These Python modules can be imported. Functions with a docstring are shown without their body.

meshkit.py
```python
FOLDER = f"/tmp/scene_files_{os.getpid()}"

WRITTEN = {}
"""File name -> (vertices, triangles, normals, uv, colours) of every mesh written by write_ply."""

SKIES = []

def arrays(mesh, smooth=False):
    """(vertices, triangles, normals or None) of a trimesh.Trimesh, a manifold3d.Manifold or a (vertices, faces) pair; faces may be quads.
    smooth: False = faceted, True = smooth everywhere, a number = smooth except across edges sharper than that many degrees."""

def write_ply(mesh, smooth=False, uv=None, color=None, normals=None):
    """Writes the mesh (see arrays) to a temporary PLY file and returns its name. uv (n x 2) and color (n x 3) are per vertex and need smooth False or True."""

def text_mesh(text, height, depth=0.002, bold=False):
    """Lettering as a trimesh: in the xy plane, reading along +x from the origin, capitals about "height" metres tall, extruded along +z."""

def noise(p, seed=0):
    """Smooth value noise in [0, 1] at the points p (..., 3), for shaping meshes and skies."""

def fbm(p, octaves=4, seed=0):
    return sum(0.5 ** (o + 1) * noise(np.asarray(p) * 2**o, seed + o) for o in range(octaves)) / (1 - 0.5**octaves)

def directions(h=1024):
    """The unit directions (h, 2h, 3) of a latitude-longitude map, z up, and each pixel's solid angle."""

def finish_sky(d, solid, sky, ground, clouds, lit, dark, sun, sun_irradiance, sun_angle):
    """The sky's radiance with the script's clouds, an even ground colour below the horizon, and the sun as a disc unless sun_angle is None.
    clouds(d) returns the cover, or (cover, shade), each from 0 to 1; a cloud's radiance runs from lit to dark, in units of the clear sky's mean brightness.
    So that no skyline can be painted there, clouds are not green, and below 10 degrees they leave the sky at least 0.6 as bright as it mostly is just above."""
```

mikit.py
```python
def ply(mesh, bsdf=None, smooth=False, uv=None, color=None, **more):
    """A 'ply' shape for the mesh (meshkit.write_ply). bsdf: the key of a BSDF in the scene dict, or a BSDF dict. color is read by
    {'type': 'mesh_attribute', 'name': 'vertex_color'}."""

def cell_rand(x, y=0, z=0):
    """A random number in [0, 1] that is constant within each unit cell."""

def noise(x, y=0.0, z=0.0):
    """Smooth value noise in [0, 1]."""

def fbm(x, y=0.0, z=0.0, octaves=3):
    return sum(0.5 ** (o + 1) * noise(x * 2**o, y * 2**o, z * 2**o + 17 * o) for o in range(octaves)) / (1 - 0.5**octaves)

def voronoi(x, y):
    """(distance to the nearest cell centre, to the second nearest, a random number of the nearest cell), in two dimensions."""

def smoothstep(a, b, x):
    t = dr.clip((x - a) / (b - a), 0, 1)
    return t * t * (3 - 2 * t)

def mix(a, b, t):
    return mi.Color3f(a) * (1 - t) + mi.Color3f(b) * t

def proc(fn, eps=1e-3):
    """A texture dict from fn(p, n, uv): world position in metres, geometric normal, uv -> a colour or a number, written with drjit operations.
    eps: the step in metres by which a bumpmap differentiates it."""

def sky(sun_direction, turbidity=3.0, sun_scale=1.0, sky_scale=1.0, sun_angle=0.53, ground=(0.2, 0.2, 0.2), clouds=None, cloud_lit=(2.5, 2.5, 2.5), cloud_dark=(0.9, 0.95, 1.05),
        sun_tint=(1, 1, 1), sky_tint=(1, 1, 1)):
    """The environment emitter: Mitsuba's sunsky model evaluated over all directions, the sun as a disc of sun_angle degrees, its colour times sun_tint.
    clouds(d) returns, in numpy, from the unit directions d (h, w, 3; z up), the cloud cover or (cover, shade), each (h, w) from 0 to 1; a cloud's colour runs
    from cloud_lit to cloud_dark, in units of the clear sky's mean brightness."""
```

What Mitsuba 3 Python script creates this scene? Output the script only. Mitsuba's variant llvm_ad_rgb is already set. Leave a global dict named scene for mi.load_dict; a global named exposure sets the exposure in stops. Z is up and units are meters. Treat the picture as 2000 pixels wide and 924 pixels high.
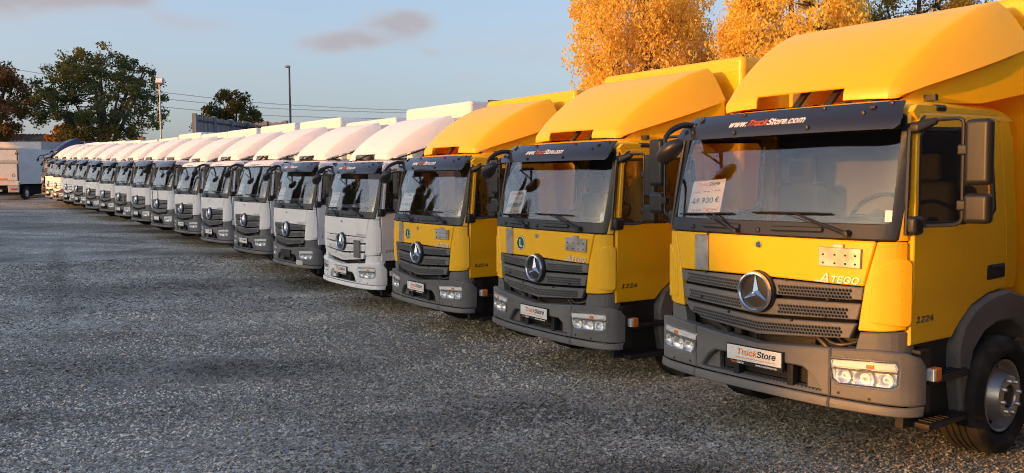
import math, random
import numpy as np, trimesh, shapely
from shapely import affinity
from shapely.geometry import Polygon, Point, box as sbox
from scipy.interpolate import PchipInterpolator, CubicSpline
import manifold3d as m3
import drjit as dr, mitsuba as mi
import mikit, meshkit
from mikit import noise, fbm, voronoi, cell_rand, smoothstep, mix

T = mi.ScalarTransform4f
scene, labels = {}, {}
rng = np.random.default_rng(7)

# ------------------------------------------------------------------ camera, sky, exposure
EYE = np.array([0.0, 0.0, 2.13])
PITCH, ROLL = math.radians(3.99), math.radians(-0.30)
FOV = 2 * math.degrees(math.atan(1000 / 1701.0))
fwd = np.array([0, math.cos(PITCH), -math.sin(PITCH)])
upv = np.array([0, math.sin(PITCH), math.cos(PITCH)])
rgt = np.array([1.0, 0, 0])
cam_up = math.cos(ROLL) * upv - math.sin(ROLL) * rgt
scene['camera'] = {'type': 'perspective', 'fov': FOV, 'fov_axis': 'x', 'near_clip': 0.05, 'far_clip': 3000.0,
                   'to_world': T().look_at(EYE.tolist(), (EYE + fwd).tolist(), cam_up.tolist())}
SUN_EL = 7.0
SUN_H = np.array([-0.885, -0.465]); SUN_H /= np.linalg.norm(SUN_H)
SUN = np.array([SUN_H[0] * math.cos(math.radians(SUN_EL)), SUN_H[1] * math.cos(math.radians(SUN_EL)), math.sin(math.radians(SUN_EL))])


def clouds(d):
    az = np.degrees(np.arctan2(d[..., 0], d[..., 1])); el = np.degrees(np.arcsin(np.clip(d[..., 2], -1, 1)))
    def octaves(fx, fy, o, n):
        q = np.stack([az * fx, el * fy, 0 * az], -1)
        return sum(.56 ** k * meshkit.noise(q * 2.0 ** k + 3.7 * k + o, seed=11 + k) for k in range(n)) / sum(.56 ** k for k in range(n))
    warp = (octaves(.3, .6, 5.0, 3) - .5) * 3.0
    n = octaves(.34, .85, 0, 6); thin = octaves(.10, .65, 9.0, 6)
    def puff(a, e, sa, se):
        return np.exp(-((az + warp - a) / sa) ** 2 - ((el + .35 * warp - e) / se) ** 2)
    w = 1.1 * puff(-11.0, 8.4, 2.6, .8) + 1.2 * puff(-7.2, 9.6, 2.6, 1.0) + .5 * puff(-5.2, 7.9, 1.0, .5) + 1.1 * puff(-24.5, 10.7, 4.0, .9) + 1.0 * puff(-29, 10.2, 3.5, 1.2) + .5 * puff(-20, 9.3, 2.5, .7) + .35 * puff(-3.0, 6.2, 2.6, .5)
    c = np.clip((w * (.30 + 1.5 * n) - .27) * 1.6, 0, 1) * .82
    wisp = np.clip((thin - .52) * 2.6, 0, 1) * np.clip((el - 3) / 4, 0, 1) * .34
    return np.clip(c + wisp * (1 - c), 0, 1), np.clip(.25 + .6 * c, 0, 1)


scene['sky'] = mikit.sky(SUN, turbidity=6.5, sun_scale=1.02, sky_scale=1.0, sun_tint=(1.12, .89, .56), sky_tint=(.83, .95, 1.33), clouds=clouds, cloud_lit=(1.18, 1.02, 1.0), cloud_dark=(.74, .69, .76))
exposure = 3.43

# ------------------------------------------------------------------ materials


def bsdf(name, **d):
    d = {'id': name, **d}
    d.pop('id')
    scene[name] = d
    return name


def rgb(*c):
    return {'type': 'rgb', 'value': list(c)}


def principled(name, color, rough=0.5, metallic=0.0, clearcoat=0.0, ccgloss=0.95, spec=0.5, **k):
    col = color if isinstance(color, dict) else rgb(*color)
    r = rough if isinstance(rough, dict) else float(rough)
    inner = {'type': 'principled', 'base_color': col, 'roughness': r, 'metallic': float(metallic), 'clearcoat': float(clearcoat), 'clearcoat_gloss': float(ccgloss), 'specular': float(spec), **k}
    scene[name] = {'type': 'twosided', 'bsdf': inner}
    return name


def paint_tex(base, dirt, amt):
    def fn(p, n, uv):
        d = fbm(p.x * 1.3, p.y * 1.3, p.z * 2.1, 4)
        s = fbm(p.x * 14, p.y * 14, p.z * 3.0, 3)
        t = dr.clip(smoothstep(0.45, 0.8, d) * 0.6 + smoothstep(0.5, 0.85, s) * 0.5, 0, 1) * amt
        return mix(base, dirt, t)
    return mikit.proc(fn)


principled('paint_yellow', paint_tex((0.92, 0.50, 0.006), (0.60, 0.38, 0.05), .14), rough=0.36, clearcoat=0.45, ccgloss=0.95, spec=.4)
principled('paint_white', paint_tex((0.83, 0.83, 0.83), (0.50, 0.48, 0.45), .2), rough=0.4, clearcoat=0.6, ccgloss=0.93)
principled('paint_navy', paint_tex((0.012, 0.022, 0.085), (0.08, 0.08, 0.09), .2), rough=0.3, clearcoat=0.9)
principled('paint_bronze', (0.22, 0.17, 0.12), rough=0.35, metallic=.4, clearcoat=0.6)
def plastic_fn(p, n, uv):
    d = fbm(p.x * 2.2, p.y * 2.2, p.z * 3.3, 4); s = noise(p.x * 60, p.y * 60, p.z * 60)
    return mix((0.115, 0.117, 0.122), (0.185, 0.18, 0.172), dr.clip(smoothstep(.35, .8, d) * .75 + s * .15, 0, 1))
principled('plastic_grey', mikit.proc(plastic_fn), rough=0.5, spec=0.45)
principled('plastic_black', (0.018, 0.018, 0.020), rough=0.42)
principled('rubber', mikit.proc(lambda p, n, uv: mix((0.018, 0.018, 0.019), (0.06, 0.055, 0.05), smoothstep(.4, .8, fbm(p.x * 5, p.y * 5, p.z * 5, 3)))), rough=0.8, spec=.25)
principled('smoked_acrylic', (0.022, 0.026, 0.040), rough=0.12, clearcoat=0.5)
principled('chrome', (0.82, 0.82, 0.84), rough=0.12, metallic=1.0)
principled('aluminium', mikit.proc(lambda p, n, uv: mix((0.50, 0.50, 0.50), (0.30, 0.29, 0.28), smoothstep(.35, .8, fbm(p.x * 9, p.y * 9, p.z * 9, 4)))), rough=0.45, metallic=.7)
principled('steel_rim', (0.50, 0.50, 0.50), rough=0.4, metallic=.85)
principled('dark_metal', (0.035, 0.034, 0.034), rough=0.5, metallic=.2)
principled('radiator', (0.05, 0.045, 0.04), rough=0.45, metallic=.5)
principled('sign_white', (0.78, 0.78, 0.76), rough=0.45)
principled('print_black', (0.02, 0.02, 0.022), rough=0.5)
principled('print_orange', (0.80, 0.22, 0.03), rough=0.5)
principled('print_red', (0.65, 0.13, 0.05), rough=0.5)
principled('print_white', (0.8, 0.8, 0.8), rough=0.5)
principled('sticker_green', (0.008, 0.10, 0.045), rough=0.4)
principled('seat_grey', (0.028, 0.029, 0.032), rough=0.85)
principled('interior_beige', (0.16, 0.15, 0.135), rough=0.85)
principled('dash_dark', (0.03, 0.031, 0.034), rough=0.7)
principled('lamp_amber', (0.75, 0.22, 0.03), rough=0.25, clearcoat=.8)
principled('lamp_red', (0.45, 0.03, 0.02), rough=0.25, clearcoat=.8)
principled('lamp_clear', (0.85, 0.85, 0.84), rough=0.28, metallic=.15, clearcoat=1.0)
principled('mirror_glass', (0.8, 0.8, 0.82), rough=0.03, metallic=1.0)
principled('lamp_bowl', (0.90, 0.90, 0.90), rough=0.22, metallic=.75)
scene['lamp_glass'] = {'type': 'thindielectric', 'int_ior': 1.45}
scene['side_glass'] = {'type': 'thindielectric', 'int_ior': 1.5, 'specular_transmittance': .45}
scene['window_glass'] = {'type': 'thindielectric', 'int_ior': 1.72, 'specular_transmittance': .72}
principled('gap_black', (0.006, 0.006, 0.006), rough=0.8, spec=.1)

# ------------------------------------------------------------------ mesh helpers


def cat(ms):
    ms = [m for m in ms if m is not None and len(m.faces)]
    return trimesh.util.concatenate(ms)


def TM(v, f):
    f = np.asarray(f, int)
    if f.shape[1] == 4:
        f = np.vstack([f[:, [0, 1, 2]], f[:, [0, 2, 3]]])
    return trimesh.Trimesh(np.asarray(v, float), f, process=False)


def mirror(m):
    v = m.vertices * [-1, 1, 1]
    return trimesh.Trimesh(v, m.faces[:, ::-1], process=False)


def bx(x0, x1, y0, y1, z0, z1):
    m = trimesh.creation.box([x1 - x0, y1 - y0, z1 - z0])
    m.apply_translation([(x0 + x1) / 2, (y0 + y1) / 2, (z0 + z1) / 2])
    return m


def rbox(x0, x1, y0, y1, z0, z1, r=0.02, sub=1):
    s = trimesh.creation.icosphere(sub, r).vertices
    pts = np.vstack([s + [x, y, z] for x in (x0 + r, x1 - r) for y in (y0 + r, y1 - r) for z in (z0 + r, z1 - r)])
    return trimesh.convex.convex_hull(pts)


def tube(pts, r, n=8, smooth=0, caps=True):
    p = np.asarray(pts, float)
    if smooth:
        t = np.r_[0, np.cumsum(np.linalg.norm(np.diff(p, axis=0), axis=1))]
        if np.ndim(r):
            r = PchipInterpolator(t, np.asarray(r, float))(np.linspace(0, t[-1], smooth))
        p = PchipInterpolator(t, p, axis=0)(np.linspace(0, t[-1], smooth))
    r = np.broadcast_to(r, (len(p),)).astype(float)
    tg = np.gradient(p, axis=0); tg /= np.linalg.norm(tg, axis=1, keepdims=True) + 1e-12
    a = np.cross(tg[0], [0, 0, 1.0]) if abs(tg[0][2]) < .9 else np.cross(tg[0], [1.0, 0, 0])
    a /= np.linalg.norm(a)
    V = []
    for i in range(len(p)):
        a = a - tg[i] * (a @ tg[i]); a /= np.linalg.norm(a) + 1e-12
        b = np.cross(tg[i], a)
        an = np.arange(n) * 2 * np.pi / n
        V.append(p[i] + r[i] * (np.cos(an)[:, None] * a + np.sin(an)[:, None] * b))
    V = np.vstack(V); F = []
    for i in range(len(p) - 1):
        for j in range(n):
            k = (j + 1) % n
            F.append([i * n + j, i * n + k, (i + 1) * n + k, (i + 1) * n + j])
    F = np.array(F); F = np.vstack([F[:, [0, 1, 2]], F[:, [0, 2, 3]]])
    if caps:
        c0, c1 = len(V), len(V) + 1
        V = np.vstack([V, p[0], p[-1]])
        e = (len(p) - 1) * n
        F = np.vstack([F, [[c0, (j + 1) % n, j] for j in range(n)], [[c1, e + j, e + (j + 1) % n] for j in range(n)]])
    return trimesh.Trimesh(V, F, process=False)


def lathe(profile, n=32, axis='x', center=(0, 0, 0)):
    """profile: list of (radius, along)."""
    pr = np.asarray(profile, float)
    an = np.arange(n) * 2 * np.pi / n
    V = np.stack([pr[:, None, 1] + 0 * an, pr[:, None, 0] * np.cos(an), pr[:, None, 0] * np.sin(an)], -1).reshape(-1, 3)
    F = []
    for i in range(len(pr) - 1):
        for j in range(n):
            k = (j + 1) % n
            F.append([i * n + j, (i + 1) * n + j, (i + 1) * n + k, i * n + k])
    if axis == 'y':      # along -y (towards the front)
        V = np.stack([V[:, 1], -V[:, 0], V[:, 2]], -1)
    if axis == 'z':
        V = np.stack([V[:, 1], V[:, 2], V[:, 0]], -1)
    m = TM(V + np.asarray(center, float), F)
    return m


def triangulate(poly):
    out = []
    for g in getattr(poly, 'geoms', [poly]):
        if g.geom_type != 'Polygon' or g.area < 1e-9:
            continue
        v, f = trimesh.creation.triangulate_polygon(g, engine='earcut')
        v = np.asarray(v); f = np.asarray(f)
        a = v[f]; s = (a[:, 1, 0] - a[:, 0, 0]) * (a[:, 2, 1] - a[:, 0, 1]) - (a[:, 1, 1] - a[:, 0, 1]) * (a[:, 2, 0] - a[:, 0, 0])
        f = np.where((s < 0)[:, None], f[:, ::-1], f)
        out.append((v, f))
    return out


def lift(F, a, b, off):
    a = np.asarray(a, float); b = np.asarray(b, float); e = 2e-3
    p = F(a, b); n = np.cross((F(a + e, b) - F(a - e, b)), (F(a, b + e) - F(a, b - e)))
    n /= np.linalg.norm(n, axis=-1, keepdims=True) + 1e-12
    return p + n * np.asarray(off)[..., None] if np.ndim(off) else p + n * off


def ring_inset(c, d):
    """c: closed ring coords without repeat, CCW for the outer ring; offset to the left by d."""
    e = np.roll(c, -1, 0) - c; e /= np.linalg.norm(e, axis=1, keepdims=True) + 1e-12
    n1 = np.stack([-e[:, 1], e[:, 0]], 1); n0 = np.roll(n1, 1, 0)
    m = n0 + n1; k = 1 + (n0 * n1).sum(1)
    return c + d * m / np.maximum(k, .35)[:, None]


def panel(poly, F, off=0.0, depth=0.02, bevel=0.006, du=0.08, dz=0.3, round_=0.0, back=False):
    if not isinstance(poly, Polygon):
        poly = Polygon(poly)
    if round_:
        poly = poly.buffer(-round_, join_style='mitre').buffer(round_, quad_segs=4)
    poly = shapely.geometry.polygon.orient(poly.buffer(0), 1.0)
    poly = shapely.segmentize(poly, max(du, .02))
    rings = [np.array(poly.exterior.coords)[:-1]] + [np.array(r.coords)[:-1] for r in poly.interiors]
    ins = [ring_inset(r, bevel) for r in rings]
    capP = Polygon(ins[0], ins[1:]).buffer(0)
    x0, y0, x1, y1 = capP.bounds
    nx, ny = max(1, int(math.ceil((x1 - x0) / du))), max(1, int(math.ceil((y1 - y0) / dz)))
    ms = []
    for i in range(nx):
        for j in range(ny):
            c = sbox(x0 + (x1 - x0) * i / nx, y0 + (y1 - y0) * j / ny, x0 + (x1 - x0) * (i + 1) / nx, y0 + (y1 - y0) * (j + 1) / ny)
            g = capP if nx * ny == 1 else capP.intersection(c)
            for v, f in triangulate(g):
                ms.append(TM(lift(F, v[:, 0], v[:, 1], off), f))
                if back:
                    ms.append(TM(lift(F, v[:, 0], v[:, 1], off - depth), f[:, ::-1]))
    for r, q in zip(rings, ins):
        n = len(r); k = np.arange(n); k1 = (k + 1) % n
        A = lift(F, q[:, 0], q[:, 1], off); B = lift(F, r[:, 0], r[:, 1], off - bevel); C = lift(F, r[:, 0], r[:, 1], off - depth)
        ms.append(TM(np.vstack([A, B]), np.stack([k, n + k, n + k1, k1], 1)))
        ms.append(TM(np.vstack([B, C]), np.stack([k, n + k, n + k1, k1], 1)))
    m = cat(ms)
    m.merge_vertices(merge_norm=True, merge_tex=True, digits_vertex=5)
    return m


def wrap(mesh, F, a0, b0, off=0.0, shear=0.0, sx=1.0):
    v = mesh.vertices
    return TM(lift(F, a0 + sx * v[:, 0] + shear * v[:, 1], b0 + v[:, 1], off + v[:, 2]), mesh.faces)


def text(s, h, depth=0.003, bold=True):
    m = meshkit.text_mesh(s, h, depth, bold)
    return m


def text_row(parts, h, F, cx, cz, off, shear=0.0, depth=.003, sx=1.0, gap=.06):
    """parts: [(string, key)] -> {key: mesh}, centred on cx."""
    ms, x = [], 0.0
    for s, k in parts:
        m = text(s, h, depth)
        m.apply_translation([x - m.bounds[0][0], 0, 0])
        x = m.bounds[1][0] + gap * h
        ms.append((k, m))
    out = {}
    for k, m in ms:
        m.apply_translation([-x / 2, -h / 2, 0])
        out.setdefault(k, []).append(wrap(m, F, cx, cz, off, shear, sx))
    return {k: cat(v) for k, v in out.items()}


FLAT = lambda y: (lambda a, b: np.stack([a, 0 * a + y, b], -1))

# ------------------------------------------------------------------ cab skin (truck frame: x right as seen, y into the cab, z up)


def outline(pts):
    p = np.asarray(pts, float)
    p = np.vstack([p[::-1] * [-1, 1], p[1:]]) if p[0, 0] == 0 else p
    s = np.r_[0, np.cumsum(np.linalg.norm(np.diff(p, axis=0), axis=1))]; s -= s[len(s) // 2]
    f = CubicSpline(s, p, axis=0) if False else PchipInterpolator(s, p, axis=0)
    lo, hi = s[0], s[-1]
    return lambda u: f(np.clip(u, lo, hi)) + np.maximum(np.abs(u) - hi, 0)[..., None] * np.array([0, 1.0])


CAB = outline([(0, 0), (.25, .004), (.5, .013), (.75, .034), (.88, .054), (.95, .070), (1.02, .104), (1.07, .152), (1.102, .22), (1.115, .30), (1.12, .42)])
BUM = outline([(0, -.034), (.35, -.028), (.64, -.008), (.85, .022), (1.0, .055), (1.09, .090), (1.155, .14), (1.195, .21), (1.21, .30), (1.215, .44), (1.215, .60)])
U_DOOR = 1.165


def P(u, z):
    o = CAB(u); up = np.maximum(z - 1.66, 0)
    k = np.clip((np.abs(u) - .93) / .25, 0, 1); k = k * k * (3 - 2 * k)
    return np.stack([o[..., 0] * (1 - .062 * up), o[..., 1] + up * (.30 * (1 - k) + .135 * k), z], -1)


def B(u, z):
    o = BUM(u); low = np.maximum(.52 - z, 0)
    return np.stack([o[..., 0], o[..., 1] + 0 * z, z], -1)


def S(y, z):
    up = np.maximum(z - 1.66, 0)
    low = np.clip((1.275 - z) / .045, 0, 1); low = low * low * (3 - 2 * low)
    belt = np.exp(-((z - 1.44 - .05 * (y - .8)) / .05) ** 2)
    return np.stack([1.12 * (1 - .062 * up) - .014 * low + .004 * belt + 0 * y, y, z], -1)


def bars(poly_list, F, **k):
    return cat([panel(p, F, **k) for p in poly_list])


STUFF = {'screw', 'vane_rib', 'cooling_fin', 'bolt', 'wheel_nut', 'hand_hole', 'tread_rib', 'lettering', 'model_lettering', 'number_lettering', 'holder_lettering', 'small_print', 'bracket_screw', 'hose'}


class Kit:
    """What every cab-over truck is made of: (key after the truck's name, mesh, material slot, smoothing angle, level of detail it needs, tag)."""
    def __init__(self):
        self.items = []; self.stuff = set()

    def add(self, key, mesh, mat, smooth=32, lod=0, tag=None):
        self.items.append((key, mikit.ply(mesh, None, smooth=smooth), mat, lod, tag))
        if key.split('__')[-1].rstrip('0123456789').rstrip('_') in STUFF:
            self.stuff.add(key)

    def multi(self, key, meshes, mat, smooth=32, lod=0, tag=None):
        n = 0
        for m in meshes:
            for mm in (m if isinstance(m, list) else [m]):
                self.add(key + ('' if n == 0 else '_%03d' % n), mm, mat, smooth, lod, tag); n += 1

    def both(self, key, mesh, mat, smooth=32, lod=0, tag=None, key2=None):
        if not isinstance(mesh, list):
            self.add(key, mesh, mat, smooth, lod, tag)
        if isinstance(mesh, list):
            a, b = key.split('__') if '__' in key else (None, key)
            self.multi(key, mesh, mat, smooth, lod, tag)
            if a:
                self.multi(a + '_001__' + b, [mirror(m) for m in mesh], mat, smooth, lod, tag)
            else:
                for i, m in enumerate(mesh):
                    self.add('%s_%03d' % (b, len(mesh) + i), mirror(m), mat, smooth, lod, tag)
            return
        self.add(key2 or key.replace('__', '_001__', 1) if '__' in key else key + '_001', mirror(mesh), mat, smooth, lod, tag)


K = Kit()
# --- front flap
flap = [(-.944, 1.655), (-.862, 1.338), (0, 1.35), (.862, 1.338), (.944, 1.655)]
K.add('hood_panel', panel(flap, P, 0, .03, .008, du=.1, dz=.2, round_=.012), 'body')
K.add('hood_panel__round_badge', cat([lathe([(.0, .012), (.022, .012), (.026, .006), (.026, 0)], 20, 'y', (0, -.004, 1.59))]), 'chrome', lod=1)
# --- corner panels, their air vanes
ue = U_DOOR - .006
corner = [(.953, 1.652), (.869, 1.336), (.826, 1.022), (1.0, 1.030), (ue, 1.045), (ue, 1.652)]
K.both('corner_panel', panel(corner, P, 0, .05, .008, du=.04, dz=.2, round_=.012), 'body')
def vane_map(u, z):
    q = lift(P, u, z, .009 + .022 * np.clip((u - 1.0) / .17, 0, 1) ** 1.5)
    return q
vane = [(.90, 1.09), (1.155, 1.07), (1.172, 1.10), (1.172, 1.50), (1.15, 1.535), (1.07, 1.53), (.985, 1.49), (.925, 1.40)]
K.both('corner_panel__air_vane', panel(vane, vane_map, 0, .014, .005, du=.04, dz=.2, round_=.03, back=True), 'body', lod=0)
ribs = cat([trimesh.convex.convex_hull(np.vstack([lift(P, np.array([u, u]), np.array([z, z + .012]), o) for u in (1.10, 1.168) for o in (0.0, .022)])) for z in (1.15, 1.25, 1.35, 1.45)])
K.both('corner_panel__vane_rib', ribs, 'body', lod=1)
# --- grille
def gz(u, c, e):      # chevron: height at the middle c, at the end e
    return c + (e - c) * abs(u) / .85
back = [(-.855, 1.335), (-.76, .975), (0, .885), (.76, .975), (.855, 1.335), (0, 1.345)]
K.add('grille', panel(back, P, -.055, .02, .002, du=.15), 'gap_black')
slat_def = [((1.208, 1.240), (1.332, 1.328), .862, .85), ((1.050, 1.100), (1.180, 1.212), .846, .818), ((.892, .968), (1.022, 1.070), .812, .765)]
hole_rows = [((1.250, 1.277), (1.277, 1.291)), ((1.102, 1.140), (1.134, 1.165)), ((.950, 1.005), (.982, 1.028))]
for i, ((b0, b1), (t0, t1), ut, ub) in enumerate(slat_def):
    us = np.linspace(-1, 1, 9)
    ring = [(u * ub, gz(u * ub, b0, b1)) for u in us] + [(u * ut, gz(u * ut, t0, t1)) for u in us[::-1]]
    if i == 2:
        ring[0] = (-ub, b1 + .03); ring.insert(0, (-ub + .04, b1 + .002)); ring = ring
    solid = Polygon(ring).buffer(0)
    nm = 'grille__slat' + ('' if i == 0 else '_%03d' % i)
    K.add(nm, panel(solid, P, .0, .045, .010, du=.12, dz=.5), 'grille', lod=0, tag='far')
    (zc0, zc1), _ = hole_rows[i]
    holes = []
    umax = [.775, .745, .715][i]
    for row in range(3):
        for k in range(-40, 41):
            u = (k + .5 * (row % 2)) * .0265
            if abs(u) > umax or (abs(u) < .185 and i < 2) :
                continue
            z = gz(u, zc0, zc1) + (row - 1) * .0245
            holes.append(Polygon([(u + .0096 * math.cos(q), z + .0105 * math.sin(q)) for q in np.arange(6) * math.pi / 3 + math.pi / 6]))
    K.add(nm, panel(solid.difference(shapely.union_all(holes)), P, .0, .045, .006, du=.22, dz=1.0), 'grille', smooth=25, lod=1, tag='near')
K.add('grille__screw', cat([lathe([(0, .006), (.011, .006), (.011, -.01)], 8, 'y', P(np.array(u), np.array(z)) + [0, -.002, 0]) for u, z in ((-.55, 1.335), (.25, 1.34), (.6, 1.225), (.58, 1.10), (-.6, 1.12), (-.3, 1.03), (.3, 1.035))]), 'plastic_black', lod=2)
K.add('radiator', bx(-.45, .4, .16, .20, .72, 1.32), 'radiator', smooth=False, lod=1)
K.add('radiator__cooling_fin', cat([bx(-.43, .38, .150, .16, z, z + .008) for z in np.arange(.74, 1.3, .028)]), 'radiator', smooth=False, lod=1)
K.add('hose', cat([tube([(-.62, .1, .98), (-.5, .06, .92), (-.42, .1, .86), (-.3, .12, .80)], .035, 10, 14), tube([(.42, .1, .95), (.55, .07, .88), (.62, .1, .80)], .022, 8, 12),
                           tube([(.5, .08, .98), (.66, .05, .90), (.78, .1, .93)], .014, 8, 12), tube([(-.1, .1, .8), (-.08, .08, .96)], .02), tube([(-.36, .1, .83), (-.36, .06, .95), (-.25, .08, 1.0)], .018, 8, 12), rbox(-.30, -.22, .06, .14, .84, .93, .02)]), 'radiator', lod=1)
# --- star emblem
ec, ey = np.array([0, -.032, 1.226]), 0
an = np.arange(40) * 2 * np.pi / 40
rg = lathe([(.150, .0), (.158, .02), (.152, .036), (.140, .038), (.131, .028), (.128, .0)], 40, 'y', ec)
K.add('emblem', lathe([(0.0, .004), (.13, .004), (.160, -.005), (.166, -.03), (.16, -.06)], 36, 'y', ec), 'plastic_black', lod=0)
K.add('emblem__ring', rg, 'chrome', lod=0)
arms = []
for k in range(3):
    a = math.pi / 2 + k * 2 * math.pi / 3
    d = np.array([math.cos(a), 0, math.sin(a)]); s = np.array([-math.sin(a), 0, math.cos(a)])
    tip = ec + d * .136 + [0, -.012, 0]; top = ec + [0, -.040, 0]
    r0 = ec + d * .030 + s * .0255 * 1.0 + [0, -.008, 0]; l0 = ec + d * .030 - s * .0255 + [0, -.008, 0]
    b0 = ec + [0, -.004, 0]
    r0 = ec + (math.cos(a - math.pi / 3)) * 0 + np.array([math.cos(a - math.pi / 3), 0, math.sin(a - math.pi / 3)]) * .030 + [0, -.008, 0]
    l0 = ec + np.array([math.cos(a + math.pi / 3), 0, math.sin(a + math.pi / 3)]) * .030 + [0, -.008, 0]
    arms.append(TM([top, tip, r0, l0, b0], [[0, 1, 2], [0, 3, 1], [4, 2, 1], [4, 1, 3]]))
K.add('emblem__star', cat(arms), 'chrome', smooth=False, lod=0)
# --- model lettering on the flap and the door
lt = text('A', .062, .006); lt2 = text('TEGO', .047, .006)
wA = lt.bounds[1][0]
lt2.apply_translation([wA + .004, 0, 0])
mdl = cat([lt, lt2, bx(-.035, .05, -.001, .006, .002, .006)])
K.add('hood_panel__model_lettering', wrap(mdl, P, .535, 1.350, .004, .30, 1.22), 'letter_silver', smooth=False, lod=1)
K.add('door__number_lettering', wrap(text('1224', .043, .005), S, .285, 1.085, .003, .30, 1.5), 'dark_chrome', smooth=False, lod=1)
# --- cowl, windshield
cowl = [(-1.085, 1.667), (1.085, 1.667), (1.085, 1.78), (-1.085, 1.78)]
fr_o = Polygon([(-1.09, 1.664), (1.09, 1.664), (1.125, 1.9), (1.125, 2.42), (1.09, 2.52), (1.0, 2.56), (-1.0, 2.56), (-1.09, 2.52), (-1.125, 2.42), (-1.125, 1.9)])
fr_h = Polygon([(-1.03, 1.775), (1.03, 1.775), (1.045, 2.44), (1.0, 2.49), (-1.0, 2.49), (-1.045, 2.44)]).buffer(-.03).buffer(.03)
K.add('windshield_frame', panel(fr_o.difference(fr_h), P, .003, .05, .006, du=.06, dz=.2), 'plastic_black')
cover = [(-.60, 1.70), (-.20, 1.695), (-.20, 1.74), (-.60, 1.735)]
K.multi('windshield_frame__wiper_cover', [panel(q, P, off=.022, depth=.03, bevel=.008, du=.1, round_=.015) for q in (cover, [(.10, 1.695), (.55, 1.70), (.55, 1.74), (.10, 1.735)])], 'plastic_black', lod=1)
K.add('windshield_frame__bolt', cat([lathe([(0, .012), (.018, .010), (.022, 0)], 12, 'y', P(np.array(u), np.array(1.70)) + [0, -.004, 0]) for u in (-.72, -.02, .02 + .62 + .1)]), 'plastic_black', lod=2)
gl = fr_h.buffer(.01)
def _fit(z, c):
    u = np.linspace(-1.08, 1.08, 121); y = P(u, 0 * u + z)[..., c]
    B_ = np.stack([u ** k for k in ((0, 2, 4, 6) if c else (1, 3, 5, 7))], -1)
    return np.linalg.lstsq(B_, y, rcond=None)[0]
GF = {(e, c): _fit(z, c) for e, z in ((0, 1.74), (1, 2.52)) for c in (0, 1)}
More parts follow.
